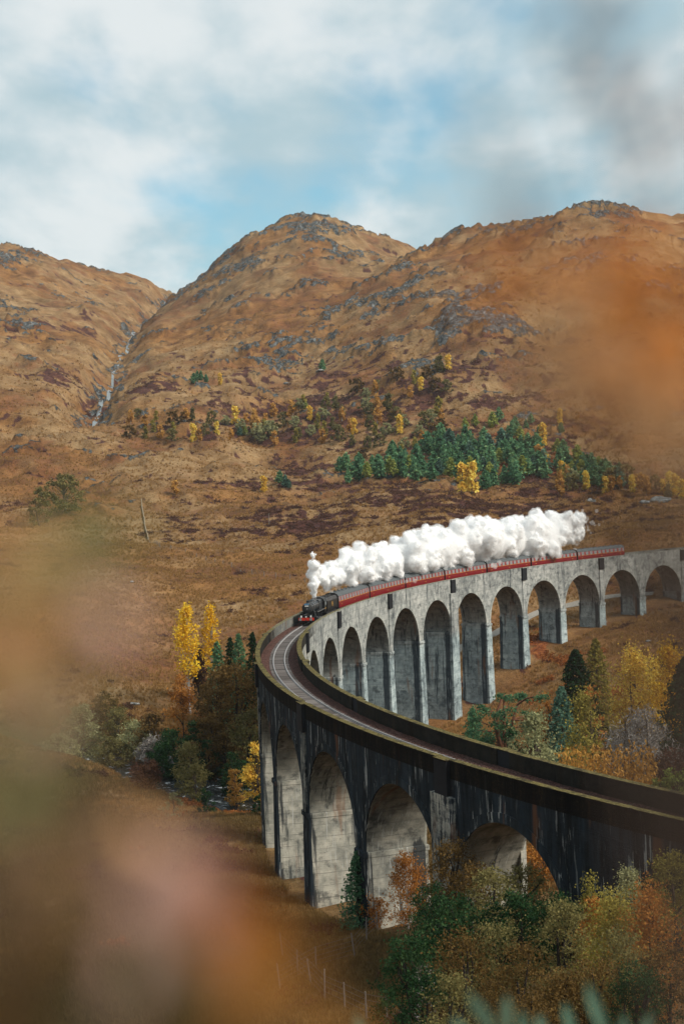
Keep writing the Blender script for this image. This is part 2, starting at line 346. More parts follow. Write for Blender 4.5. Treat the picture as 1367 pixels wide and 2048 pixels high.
def build_ground():
    th = np.concatenate([np.linspace(-math.pi, -.30, 30)[:-1], np.linspace(-.30, -.262, 12)[:-1], np.linspace(-.262, .262, 500), np.linspace(.262, .30, 12)[1:], np.linspace(.30, math.pi, 30)[1:]])
    rr = np.concatenate([[.3, .6, 1], np.geomspace(1.4, 95, 40), np.geomspace(96, 400, 190), np.geomspace(401, 2000, 640), np.geomspace(2020, 9000, 24)])
    P, Rr = np.meshgrid(th, rr, indexing='ij')
    x, y = np.sin(P)*Rr, np.cos(P)*Rr
    z, mk = terrain(x, y, True)
    v = np.stack([x, y, z], -1).reshape(-1, 3)
    nt, nr = len(th), len(rr)
    i = np.arange(nt*nr).reshape(nt, nr)
    q = np.stack([i[:-1, :-1], i[1:, :-1], i[1:, 1:], i[:-1, 1:]], -1).reshape(-1, 4)[:, ::-1]
    o = mesh_obj('ground', v, quads=q, mat=material('ground', ground_mat), smooth=True, attrs={k: mk[k].ravel() for k in ('rock', 'heath', 'brack', 'grn', 'marsh')})
    tag(o, 'autumn brown valley floor and hillsides with heather, grass and grey crags', kind='structure')
    return o
ground = build_ground()
# ------------------------------------------------------------------ ray to ground
DD = np.concatenate([np.geomspace(60, 400, 220), np.geomspace(403, 1900, 420)])
def hits(pts):
    """first ground point seen along each pixel's ray"""
    rays = np.array([ray(*p) for p in pts])
    X = rays[:, 0:1]*DD; Y = np.ones_like(X)*DD; Z = CAMZ + rays[:, 2:3]*DD
    T = terrain(X, Y)
    out = []
    for i in range(len(pts)):
        k = np.nonzero(T[i] >= Z[i])[0]
        j = k[0] if len(k) else len(DD) - 1
        out.append((X[i, j], Y[i, j], T[i, j]))
    return np.array(out)

# ------------------------------------------------------------------ mesh builder
class MB:
    def __init__(s): s.v = []; s.f = []; s.c = []
    def add(s, pts, faces):
        b = len(s.v); s.v += [tuple(p) for p in pts]; s.f += [tuple(i + b for i in f) for f in faces]; return b
    def box(s, x0, x1, y0, y1, z0, z1):
        p = [(x, y, z) for x in (x0, x1) for y in (y0, y1) for z in (z0, z1)]
        s.add(p, [(0, 1, 3, 2), (4, 6, 7, 5), (0, 4, 5, 1), (2, 3, 7, 6), (0, 2, 6, 4), (1, 5, 7, 3)])
    def tube(s, pts, rads, n=8, cap=True):
        pts = [Vector(p) for p in pts]
        if not isinstance(rads, (list, tuple, np.ndarray)): rads = [rads]*len(pts)
        b = len(s.v); up = Vector((0, 0, 1))
        for i, p in enumerate(pts):
            d = (pts[min(i+1, len(pts)-1)] - pts[max(i-1, 0)]).normalized()
            a = d.cross(up if abs(d.z) < .95 else Vector((1, 0, 0))).normalized(); c = a.cross(d)
            for k in range(n):
                t = 2*math.pi*k/n; s.v.append(tuple(p + (a*math.cos(t) + c*math.sin(t))*rads[i]))
        for i in range(len(pts)-1):
            for k in range(n):
                s.f.append((b+i*n+k, b+i*n+(k+1) % n, b+(i+1)*n+(k+1) % n, b+(i+1)*n+k))
        if cap: s.f.append(tuple(b+k for k in range(n))[::-1]); s.f.append(tuple(b+(len(pts)-1)*n+k for k in range(n)))
    def extrude(s, prof, x0, x1):
        """closed (y, z) profile along x"""
        n = len(prof); b = len(s.v)
        for x in (x0, x1): s.v += [(x, y, z) for y, z in prof]
        s.f += [(b+k, b+(k+1) % n, b+n+(k+1) % n, b+n+k) for k in range(n)]
        s.f += [tuple(b+k for k in range(n))[::-1], tuple(b+n+k for k in range(n))]
    # sheets in viaduct coordinates (s, o, z)
    def sheet(s, rows):
        """rows: list of lists of (s, o, z), joined row to row"""
        n = len(rows[0]); b = len(s.v)
        for r in rows:
            for q in r: s.c.append(q)
            s.v += [tuple(p) for p in V([q[0] for q in r], [q[1] for q in r], [q[2] for q in r])]
        for i in range(len(rows)-1):
            for k in range(n-1): s.f.append((b+i*n+k, b+i*n+k+1, b+(i+1)*n+k+1, b+(i+1)*n+k))
    def vbox(s, s0, s1, o0, o1, z0, z1, step=3.0, top=None):
        """box along the line; top = (o0, o1, s inset) of the upper face if it tapers"""
        n = max(2, int(abs(s1 - s0)/step) + 2); ss = np.linspace(s0, s1, n)
        def ring(q): return [(q, o0, z0), (q, o0, z1), (q, o1, z1), (q, o1, z0), (q, o0, z0)]
        s.sheet([ring(q) for q in ss])
        for q in (s0, s1): s.sheet([[(q, o0, z0), (q, o1, z0)], [(q, o0, z1), (q, o1, z1)]])
    def build(s, name, mat, parent=None, smooth=False, loc=None, weld=False):
        o = mesh_obj(name, s.v, faces=s.f, mat=mat, parent=parent, smooth=smooth, loc=loc, attrs={'cp': np.array(s.c)} if s.c and len(s.c) == len(s.v) else None)
        bm = bmesh.new(); bm.from_mesh(o.data)
        if weld: bmesh.ops.remove_doubles(bm, verts=bm.verts, dist=1e-4)
        bmesh.ops.recalc_face_normals(bm, faces=bm.faces); bm.to_mesh(o.data); bm.free()
        return o

# ------------------------------------------------------------------ concrete
def concrete(g, dark, moss=0.0, tint=(1, 1, 1)):
    cp = g.n('Attribute', None, attribute_name='cp').outputs['Vector']
    sp = g.n('SeparateXYZ', {0: cp}); s_, o_, z_ = sp.outputs
    p = g.n('NewGeometry').outputs['Position']; nrm = g.n('NewGeometry').outputs['Normal']
    big = g.noise(p, .16, 4, .6); med = g.noise(p, .9, 5, .65); fine = g.noise(p, 5.5, 5, .7)
    c = g.ramp(g.m('ADD', g.m('MULTIPLY', big, .45), g.m('MULTIPLY', med, .55)), [(.36, (.12, .13, .13)), (.5, (.28, .29, .275)), (.63, (.45, .45, .42))])
    # cast lifts and shutter boards
    zl = g.m('ADD', z_, g.m('MULTIPLY', g.m('SUBTRACT', med, .5), .10))
    fr = g.m('FRACT', g.m('MULTIPLY', zl, 1/1.25)); fb = g.m('FRACT', g.m('MULTIPLY', zl, 1/.21))
    lift = g.m('MULTIPLY', g.m('LESS_THAN', fr, .055), g.ss(med, .3, .6)); board = g.m('LESS_THAN', fb, .13)
    c = g.mix(g.m('MULTIPLY', lift, .55), c, (.07, .075, .08)); c = g.mix(g.m('MULTIPLY', board, .16), c, (.08, .085, .09))
    lot = g.n('TexWhiteNoise', {'W': g.m('FLOOR', g.m('MULTIPLY', zl, 1/1.25))}, noise_dimensions='1D').outputs[0]
    c = g.mix(g.m('MULTIPLY', lot, .22), c, (.13, .15, .155))
    # streaks run down the wall
    so = g.n('CombineXYZ', {0: g.m('ADD', s_, g.m('MULTIPLY', o_, 1.0)), 1: o_, 2: g.m('MULTIPLY', g.m('ADD', z_, g.m('MULTIPLY', med, 2.5)), .13)}).outputs[0]
    st1 = g.noise(so, 1.1, 5, .68); st2 = g.noise(so, 2.7, 4, .62); st3 = g.noise(g.map(so, (1, 1, 1), (9, 4, 2)), .55, 4, .6)
    c = g.mix(g.m('MULTIPLY', g.m('MULTIPLY', g.ss(st1, .50, .64), g.ss(g.noise(g.map(p, (1, 1, .45), (4, 1, 6)), .21, 3, .6), .46, .60)), .85), c, (.030, .038, .045))
    c = g.mix(g.m('MULTIPLY', g.ss(g.noise(g.map(p, (1, 1, 1.6), (14, 2, 1)), .5, 5, .7), .52, .66), .72), c, (.052, .058, .062))
    # black run-off band down the edge of each pier side and under the string line
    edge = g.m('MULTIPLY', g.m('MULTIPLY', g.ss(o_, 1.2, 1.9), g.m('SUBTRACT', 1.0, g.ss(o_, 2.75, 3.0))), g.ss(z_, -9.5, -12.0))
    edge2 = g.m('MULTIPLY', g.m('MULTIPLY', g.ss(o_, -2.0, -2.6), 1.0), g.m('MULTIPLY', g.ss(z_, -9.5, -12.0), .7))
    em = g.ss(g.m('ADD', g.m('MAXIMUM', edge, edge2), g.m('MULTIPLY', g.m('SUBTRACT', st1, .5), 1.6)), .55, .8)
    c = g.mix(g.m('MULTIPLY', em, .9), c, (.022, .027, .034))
    # grime: everything that has stood in the wet on the outer, western curve
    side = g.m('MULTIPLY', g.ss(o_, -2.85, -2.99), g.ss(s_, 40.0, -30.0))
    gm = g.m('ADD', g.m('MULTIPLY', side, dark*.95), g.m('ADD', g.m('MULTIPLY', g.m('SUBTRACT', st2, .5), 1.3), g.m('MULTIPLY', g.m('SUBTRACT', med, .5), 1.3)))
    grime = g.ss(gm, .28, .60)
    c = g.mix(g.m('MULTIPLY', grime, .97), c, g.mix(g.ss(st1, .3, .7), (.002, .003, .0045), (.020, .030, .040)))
    c = g.mix(g.m('MULTIPLY', g.m('SUBTRACT', 1.0, grime), g.ss(s_, 30.0, -20.0)), c, g.mix(1.0, c, (1.14, 1.07, .96), 'MULTIPLY'))
    # lime runs
    lime = g.m('MULTIPLY', g.ss(g.noise(g.map(so, (1, 1, .7), (3, 7, 1)), 3.4, 4, .6), .57, .66), g.ss(st3, .40, .58))
    c = g.mix(g.m('MULTIPLY', lime, .62), c, (.46, .47, .45))
    # rust on some pier sides
    rust = g.m('MULTIPLY', g.ss(g.noise(g.map(so, (.6, .6, .8), (1.4, 3.3, 7.7)), .8, 3, .5), .61, .70), g.ss(o_, 2.9, 2.5))
    c = g.mix(g.m('MULTIPLY', rust, .5), c, (.19, .075, .028))
    c = g.mix(g.m('MULTIPLY', g.ss(g.m('ABSOLUTE', o_), 2.96, 2.8), g.m('MULTIPLY', g.ss(z_, -12.0, -9.5), .5)), c, g.mix(1.0, c, (.42, .38, .33), 'MULTIPLY'))  # shade under the arches painted into the soffit colour, with a brown cast
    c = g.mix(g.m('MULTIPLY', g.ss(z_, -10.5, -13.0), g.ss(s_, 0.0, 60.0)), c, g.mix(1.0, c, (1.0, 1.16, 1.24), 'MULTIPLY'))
    if moss:
        up = g.n('SeparateXYZ', {0: nrm}).outputs[2]
        mm = g.m('ADD', g.m('MULTIPLY', g.ss(s_, 60.0, -25.0), moss), g.m('MULTIPLY', g.m('SUBTRACT', med, .5), .7))
        c = g.mix(g.m('MULTIPLY', g.ss(mm, .32, .62), .93), c, g.ramp(g.m('ADD', g.m('MULTIPLY', fine, .5), g.m('MULTIPLY', st1, .5)), [(.4, (.0025, .0025, .003)), (.55, (.010, .0075, .005)), (.68, (.045, .028, .012))]))
        c = g.mix(g.m('MULTIPLY', g.m('MULTIPLY', g.ss(up, .5, .9), g.ss(g.m('ADD', med, g.m('MULTIPLY', fine, .5)), .5, .85)), .85), c, g.ramp(fine, [(.35, (.05, .040, .014)), (.55, (.15, .12, .04)), (.7, (.26, .22, .12))]))
    c = g.mix(1.0, c, tint, 'MULTIPLY')
    h = g.m('ADD', g.m('ADD', g.m('MULTIPLY', med, .4), g.m('MULTIPLY', fine, .25)), g.m('MULTIPLY', g.m('ADD', lift, g.m('MULTIPLY', board, .3)), -.35))
    g.out(g.pbr(c, .95, g.bump(h, .55, .08), .06))
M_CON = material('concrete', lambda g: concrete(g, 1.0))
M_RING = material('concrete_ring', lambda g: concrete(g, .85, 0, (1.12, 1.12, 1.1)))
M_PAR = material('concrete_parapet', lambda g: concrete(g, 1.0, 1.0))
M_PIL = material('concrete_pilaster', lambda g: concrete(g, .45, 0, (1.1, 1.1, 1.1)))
M_TAR = plain('tarred_refuge', (.012, .013, .016), .8, 0, .5, 2.0, .2)

viaduct = empty('viaduct', tuple(V(0, 0, -25)))
tag(viaduct, 'long curved grey concrete railway viaduct with tall round arches across the valley', 'viaduct')
vp = viaduct.location.copy()
def vfix(o):
    o.parent = viaduct if o.parent is None else o.parent
    o.matrix_parent_inverse = Matrix.Translation(-vp) if o.parent is viaduct else Matrix.Identity(4)
    return o
HW, ZSP, RA, ZT = 3.0, -11.2, 7.5, -1.42
for k in range(-7, 13):
    c0 = PH0 + PM*k
    ang = np.linspace(math.pi, 0, 29)
    sa, za = c0 + RA*np.cos(ang), ZSP + RA*np.sin(ang)
    ss = np.concatenate([[c0 - PM/2], sa, [c0 + PM/2]]); zb = np.concatenate([[ZSP], za, [ZSP]])
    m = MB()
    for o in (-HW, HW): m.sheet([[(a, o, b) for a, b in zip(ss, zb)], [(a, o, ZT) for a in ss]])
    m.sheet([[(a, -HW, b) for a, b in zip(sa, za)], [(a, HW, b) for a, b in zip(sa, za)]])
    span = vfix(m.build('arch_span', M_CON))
    m = MB()
    s2, z2 = c0 + (RA + .78)*np.cos(ang), ZSP + (RA + .78)*np.sin(ang)
    for sg in (-1, 1):
        rows = [[(a, sg*(HW - .2), b) for a, b in zip(sa, za - .015)], [(a, sg*(HW + .07), b) for a, b in zip(sa, za - .015)],
                [(a, sg*(HW + .07), b) for a, b in zip(s2, z2)], [(a, sg*(HW - .02), b) for a, b in zip(s2, z2)]]
        m.sheet(rows)
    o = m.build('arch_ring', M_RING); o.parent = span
KING = (-6.5, 5.5)
for kk in range(-8, 13):
    kx = kk + .5; c0 = PH0 + PM*kx
    king = kx in KING
    w = V(c0, 0, 0); zg = min(gz(*V(c0, o, 0)[:2]) for o in (-3, 0, 3)) - SLOPE*c0 - 1.6
    if zg > ZSP - .3: zg = ZSP - 2.0
    hs = (PM/2 - RA) + (.62 if king else .12)
    m = MB()
    def lvl(z, e=0.0):
        b = (ZSP - z)*.016 + e; d = (ZSP - z)*.016 + e*.3
        return [(c0 - hs - d, -HW - .10 - b, z), (c0 - hs - d, HW + .10 + b, z), (c0 + hs + d, HW + .10 + b, z), (c0 + hs + d, -HW - .10 - b, z), (c0 - hs - d, -HW - .10 - b, z)]
    rows = [lvl(z) for z in np.linspace(zg, ZSP - .02, 5)]
    m.sheet(rows); m.sheet([[q for q in lvl(ZSP - .02)[:2]], [lvl(ZSP - .02)[3], lvl(ZSP - .02)[2]]])
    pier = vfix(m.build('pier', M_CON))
    m = MB(); m.sheet([lvl(ZSP - .55, .02), lvl(ZSP - .55, .16), lvl(ZSP - .12, .16), lvl(ZSP - .02, .02)])
    o = m.build('impost_ledge', M_CON); o.parent = pier
    if kk % 2:        # refuge and pilaster on every second pier
        for sg in (-1, 1):
            hw = 1.75 if king else .8
            m = MB(); m.vbox(c0 - hw, c0 + hw, sg*(HW - .1), sg*(HW + (.42 if king else .2)), ZSP - (14 if king else .05), -2.95); vfix(m.build('pilaster', M_PIL))
            m = MB(); m.vbox(c0 - 1.0, c0 + 1.0, sg*(HW - .35), sg*(HW + .4), -2.95, -.12)
            rf = vfix(m.build('refuge', M_TAR))
            m = MB(); m.vbox(c0 - 1.08, c0 + 1.08, sg*(HW - .4), sg*(HW + .46), -.12, -.02); o = m.build('refuge_slab', M_PAR); o.parent = rf
# solid abutment walls at the near end, parapets, deck
m = MB(); sA = PH0 - PM*7.5
for o in (-HW, HW): m.sheet([[(a, o, -22) for a in np.linspace(sA - 70, sA, 12)], [(a, o, ZT) for a in np.linspace(sA - 70, sA, 12)]])
m.sheet([[(sA, -HW, -22), (sA, HW, -22)], [(sA, -HW, ZT), (sA, HW, ZT)]])
vfix(m.build('abutment', M_CON))
ks = [-10.5 + 2*i for i in range(13)]
for a, b in zip(ks[:-1], ks[1:]):
    s0, s1 = PH0 + PM*a + 1.0, PH0 + PM*b - 1.0
    s1 = min(s1, 285)
    if s0 < -185: s0 = -185
    for sg in (-1, 1):
        m = MB(); m.vbox(s0, s1, sg*2.52, sg*3.03, ZT - .12, -.11); pr = vfix(m.build('parapet', M_PAR))
        m = MB(); m.vbox(s0, s1, sg*2.46, sg*3.10, -.13, 0); o = m.build('coping', M_PAR); o.parent = pr
m = MB(); m.vbox(-185, 285, -2.95, 2.95, -2.2, -1.75); vfix(m.build('deck', M_CON))

def ballast_mat(g):
    p = g.n('NewGeometry').outputs['Position']
    v = g.n('TexVoronoi', {'Vector': p, 'Scale': 9.0}); n = g.noise(p, .8, 4, .6)
    c = g.ramp(g.n('SeparateColor', {0: v.outputs['Color']}).outputs[0], [(0, (.032, .015, .012)), (.5, (.092, .046, .037)), (1, (.19, .105, .088))])
    c = g.mix(g.m('MULTIPLY', g.ss(n, .4, .7), .5), c, (.05, .036, .034))
    g.out(g.pbr(c, .95, g.bump(v.outputs['Distance'], 1.0, .12), .03))
m = MB()
prof = [(-2.515, -1.42), (-2.1, -1.48), (-1.5, -1.46), (-1.3, -1.53), (1.3, -1.53), (1.5, -1.46), (2.1, -1.48), (2.515, -1.42)]
m.sheet([[(s, o, z + .04*math.sin(s*1.7 + o*5)*math.cos(s*.63)) for o, z in prof] for s in np.arange(-184, 284, .8)])
bal = m.build('ballast', material('ballast', ballast_mat), smooth=True); tag(bal, 'reddish brown stone ballast on the viaduct deck', kind='stuff')

# ------------------------------------------------------------------ track
track = empty('railway_track', tuple(V(0, 0, -1.5))); tag(track, 'single curved railway track with steel rails on weathered grey sleepers', 'railway track')
tp = track.location.copy()
def tfix(o): o.parent = track; o.matrix_parent_inverse = Matrix.Translation(-tp); return o
M_RAIL = material('rail_steel', lambda g: g.out(g.pbr(g.mix(g.noise(g.n('NewGeometry').outputs['Position'], 1.5, 4), (.34, .32, .31), (.52, .50, .49)), .38, None, .5, .35)))
M_SLP = material('sleeper_grey', lambda g: g.out(g.pbr(g.mix(g.n('ObjectInfo').outputs['Random'], (.075, .064, .06), (.20, .18, .17)), .9)))
for o0 in (-.75, .75):
    m = MB(); sr = np.arange(-184, 284, 1.5)
    pf = [(-.075, -1.45), (-.075, -1.43), (-.012, -1.41), (-.012, -1.34), (-.036, -1.335), (-.036, -1.30), (.036, -1.30), (.036, -1.335), (.012, -1.34), (.012, -1.41), (.075, -1.43), (.075, -1.45)]
    m.sheet([[(s, o0 + a, z) for a, z in pf] for s in sr]); tfix(m.build('rail', M_RAIL))
sl = MB(); sl.box(-.13, .13, -1.27, 1.27, -.09, .09)
sl0 = sl.build('sleeper', M_SLP); first = True; rest = MB()
svals = [s for s in np.arange(-150, 282, .7)]
vis = [s for s in svals if -150 <= s <= 59.3][:300]
for s in svals:
    P = V(s, 0, -1.515); h = math.atan2(np.interp(s, S, hx), np.interp(s, S, hy))
    if s in vis:
        o = sl0 if first else sl0.copy()
        if not first: col.objects.link(o)
        first = False
        o.location = P + rng.normal(0, .012, 3)*[1, 1, .4]; o.rotation_euler.z = math.pi/2 - h + rng.normal(0, .008); tfix(o)
    else: rest.vbox(s - .13, s + .13, -1.27, 1.27, -1.6, -1.43)
o = tfix(rest.build('sleepers', M_SLP)); o['kind'] = 'stuff'
# ------------------------------------------------------------------ train
def railpose(sf, sr):
    """matrix with x towards the camera-side front, origin on the rail top under the front point"""
    a, b = Vector(V(sf, 0, -1.30)), Vector(V(sr, 0, -1.30))
    x = (a - b).normalized(); y = Vector((0, 0, 1)).cross(x).normalized(); z = x.cross(y)
    M = Matrix((x, y, z)).transposed().to_4x4(); M.translation = a; return M
def paint(name, c, rough=.35, spec=.5, metal=0.0): return plain(name, c, rough, metal, .3, 2.5, spec)
P_BLK = paint('loco_black', (.011, .012, .014), .32); P_SOOT = paint('smokebox_black', (.016, .017, .018), .6); P_RED = paint('buffer_red', (.62, .035, .015), .45)
P_STL = paint('bright_steel', (.42, .42, .42), .35, .5, .8); P_WHT = paint('lamp_white', (.75, .75, .72), .5); P_BOIL = paint('boiler_sheen', (.035, .038, .042), .28)
P_MAR = paint('coach_maroon', (.17, .009, .014), .35); P_MAR2 = paint('coach_panel', (.20, .026, .030), .4); P_ROOF = paint('coach_roof', (.082, .092, .098), .8, .15); P_UND = paint('underframe', (.014, .013, .013), .8)
P_GLS = material('coach_glass', lambda g: g.out(g.pbr((.20, .23, .24), .12, None, .6)))  # pane colour lightened to stand for reflected sky
P_CRM = paint('window_trim', (.36, .17, .155), .5); P_GLD = paint('gold_lining', (.55, .30, .05), .4); P_BLU = paint('plate_blue', (.10, .22, .36), .4)
def disc(m, x, y, z, r, w, n=18, axis='y', r2=None):
    d = {'y': (0, w/2, 0), 'x': (w/2, 0, 0), 'z': (0, 0, w/2)}[axis]
    m.tube([(x-d[0], y-d[1], z-d[2]), (x+d[0], y+d[1], z+d[2])], [r, r2 or r], n)
def wheel(parent, x, y, r, spokes=True, mt=P_BLK):
    m = MB()
    n = 20
    for k in range(n):
        a, b = 2*math.pi*k/n, 2*math.pi*(k+1)/n
        q = []
        for rr, yy in ((r, -.07), (r, .07), (r*.86, .07), (r*.86, -.07)):
            for t in (a, b): q.append((x + rr*math.cos(t), y + yy, r + rr*math.sin(t)))
        m.add(q, [(0, 1, 3, 2), (2, 3, 5, 4), (4, 5, 7, 6), (6, 7, 1, 0)])
    w = m.build('wheel', mt, parent)
    m = MB()
    disc(m, x, y, r, r*.2, .16)
    if spokes:
        for k in range(12):
            t = 2*math.pi*k/12; m.tube([(x, y, r), (x + r*.88*math.cos(t), y, r + r*.88*math.sin(t))], .035, 5)
    else: disc(m, x, y, r, r*.88, .06)
    m.build('spokes' if spokes else 'web', mt, w); return w
SF = 33.0
loco = empty('steam_locomotive'); loco.matrix_world = railpose(SF, SF + 11)
tag(loco, 'black steam locomotive with red buffer beam at the head of the train', 'locomotive')
def lp(name, mt, fn, parent=None, smooth=False):
    m = MB(); fn(m); return m.build(name, mt, parent or loco, smooth)
lp('smokebox', P_SOOT, lambda m: m.tube([(-.9, 0, 2.73), (-.95, 0, 2.73), (-3.0, 0, 2.73)], [.80, .86, .86], 26), smooth=False)
sd_ = lp('smokebox_door', P_SOOT, lambda m: m.tube([(-.90, 0, 2.73), (-.80, 0, 2.73), (-.70, 0, 2.73), (-.66, 0, 2.73)], [.70, .66, .45, .12], 24))
lp('door_handle', P_STL, lambda m: (m.tube([(-.64, 0, 2.5), (-.62, 0, 2.73)], .025, 6), m.tube([(-.64, .2, 2.65), (-.62, 0, 2.73)], .025, 6)), sd_)
lp('number_plate', P_WHT, lambda m: m.box(-.70, -.66, -.30, .30, 3.05, 3.20), sd_)
lp('headboard', P_BLU, lambda m: m.box(-.72, -.68, -.42, .42, 3.30, 3.52), sd_)
lp('boiler', P_BOIL, lambda m: m.tube([(-3.0, 0, 2.73), (-5.0, 0, 2.75), (-6.6, 0, 2.78)], [.80, .83, .88], 26))
lp('boiler_bands', P_BLK, lambda m: [disc(m, x, 0, 2.74 + .004*i, .84 + .018*i, .06, 26, 'x') for i, x in enumerate((-3.1, -4.2, -5.3, -6.4))])
lp('firebox', P_BOIL, lambda m: m.extrude([(-.80, 1.5), (-.92, 2.5), (-.90, 3.35), (-.72, 3.62), (.72, 3.62), (.90, 3.35), (.92, 2.5), (.80, 1.5)], -9.0, -6.6))
lp('chimney', P_SOOT, lambda m: m.tube([(-1.9, 0, 3.5), (-1.9, 0, 3.62), (-1.9, 0, 3.85), (-1.9, 0, 3.95)], [.40, .29, .28, .35], 16))
lp('dome', P_BOIL, lambda m: m.tube([(-5.1, 0, 3.45), (-5.1, 0, 3.66), (-5.1, 0, 3.80), (-5.1, 0, 3.85)], [.48, .42, .28, .08], 16))
lp('safety_valve', P_STL, lambda m: [disc(m, -7.4, y, 3.72, .09, .3, 10, 'z') for y in (-.17, .17)])
cab = lp('cab', P_BLK, lambda m: m.extrude([(-1.30, 1.3), (-1.32, 3.05), (-1.05, 3.55), (-.5, 3.80), (.5, 3.80), (1.05, 3.55), (1.32, 3.05), (1.30, 1.3)], -10.5, -9.0))
for sg in (-1, 1): lp('cab_window', P_GLS, lambda m: m.box(-10.2, -9.4, sg*1.315 - .02, sg*1.315 + .02, 2.45, 3.0), cab)
lp('cab_roof', P_SOOT, lambda m: m.extrude([(-1.36, 3.03), (-1.08, 3.58), (-.5, 3.84), (.5, 3.84), (1.08, 3.58), (1.36, 3.03), (1.3, 3.03), (.5, 3.78), (-.5, 3.78), (-1.3, 3.03)], -11.1, -8.9))
lp('frame', P_BLK, lambda m: m.box(-10.6, -.12, -.62, .62, .65, 1.7))
for sg in (-1, 1):
    lp('running_board', P_BLK, lambda m: (m.box(-9.0, -2.9, sg*.8, sg*1.36, 1.93, 2.0), m.box(-2.95, -2.85, sg*.8, sg*1.36, 1.3, 2.0), m.box(-2.9, -.1, sg*.6, sg*1.30, 1.27, 1.33)))
    lp('edge_lining', P_STL, lambda m: m.box(-9.0, -2.9, sg*1.362 - .012, sg*1.362 + .012, 1.90, 2.01))
    lp('cylinder', P_BLK, lambda m: disc(m, -2.3, sg*1.06, 1.0, .36, 1.3, 16, 'x'))
    lp('steam_pipe', P_SOOT, lambda m: m.tube([(-2.3, sg*.6, 2.5), (-2.3, sg*.95, 2.0), (-2.3, sg*1.02, 1.2)], .16, 8))
    lp('handrail', P_STL, lambda m: m.tube([(-1.0, sg*.80, 3.12), (-3.0, sg*.82, 3.12), (-8.9, sg*.98, 3.12)], .022, 5))
    lp('connecting_rod', P_STL, lambda m: m.box(-6.3, -3.0, sg*1.13 - .04, sg*1.13 + .04, .78, .90))
    lp('coupling_rod', P_STL, lambda m: m.box(-8.7, -4.1, sg*1.02 - .03, sg*1.02 + .03, .62, .74))
    for x in (-4.1, -6.25, -8.65): wheel(loco, x, sg*.78, .915)
    for x in (-1.35, -3.25): wheel(loco, x, sg*.78, .5)
    bf = lp('buffer', P_BLK, lambda m: m.tube([(-.1, sg*.87, 1.05), (.25, sg*.87, 1.05), (.26, sg*.87, 1.05), (.42, sg*.87, 1.05)], [.12, .12, .07, .07], 10))
    lp('buffer_head', P_STL, lambda m: disc(m, .45, sg*.87, 1.05, .23, .06, 16, 'x'), bf)
    lp('head_lamp', P_WHT, lambda m: (m.box(-.05, .14, sg*.80 - .09, sg*.80 + .09, 1.33, 1.58), disc(m, -.0, sg*.80, 1.62, .06, .1, 8, 'z')))
lp('head_lamp', P_WHT, lambda m: m.box(-.02, .14, -.08, .08, 1.33, 1.55))
lp('buffer_beam', P_RED, lambda m: m.box(-.12, 0, -1.28, 1.28, .82, 1.27))
lp('coupling', P_BLK, lambda m: m.tube([(0, 0, 1.05), (.2, 0, .95), (.22, 0, .6)], .05, 6))
for sg in (-1, 1): lp('cab_numerals', P_GLD, lambda m: [m.box(-10.2 + .2*i, -10.08 + .2*i, sg*1.313 - .006, sg*1.313 + .006, 1.85, 2.02) for i in range(5)], cab)

tender = empty('locomotive_tender'); tender.matrix_world = railpose(SF + 11.3, SF + 18.6)
tag(tender, 'black coal tender with a small gold crest, coupled behind the locomotive', 'tender')
lp('tank', P_BLK, lambda m: m.extrude([(-1.32, 1.25), (-1.32, 2.9), (-1.1, 3.35), (-.95, 3.4), (.95, 3.4), (1.1, 3.35), (1.32, 2.9), (1.32, 1.25)], -7.3, 0), tender)
lp('frame', P_UND, lambda m: (m.box(-7.3, 0, -1.15, -1.05, .55, 1.25), m.box(-7.3, 0, 1.05, 1.15, .55, 1.25), m.box(-7.3, 0, -1.0, 1.0, .9, 1.24)), tender)
def coal(m):
    for i in range(60):
        x, y = random.uniform(-6.2, -.4), random.uniform(-.8, .8); h = .35*(1 - abs(y))*random.uniform(.4, 1)
        m.tube([(x, y, 3.3), (x + random.uniform(-.1, .1), y, 3.42 + h)], [.28, .12], 5)
lp('coal', P_UND, coal, tender)
for sg in (-1, 1):
    lp('crest', P_GLD, lambda m: (disc(m, -3.6, sg*1.325, 2.25, .24, .02, 14), m.box(-3.72, -3.48, sg*1.325 - .012, sg*1.325 + .012, 2.40, 2.66), m.box(-3.78, -3.42, sg*1.325 - .012, sg*1.325 + .012, 1.84, 1.94)), tender)
    for x in (-1.3, -3.6, -5.9): wheel(tender, x, sg*.78, .63)
    lp('step_lining', P_STL, lambda m: m.box(-7.3, 0, sg*1.155, sg*1.17, 1.2, 1.25), tender)

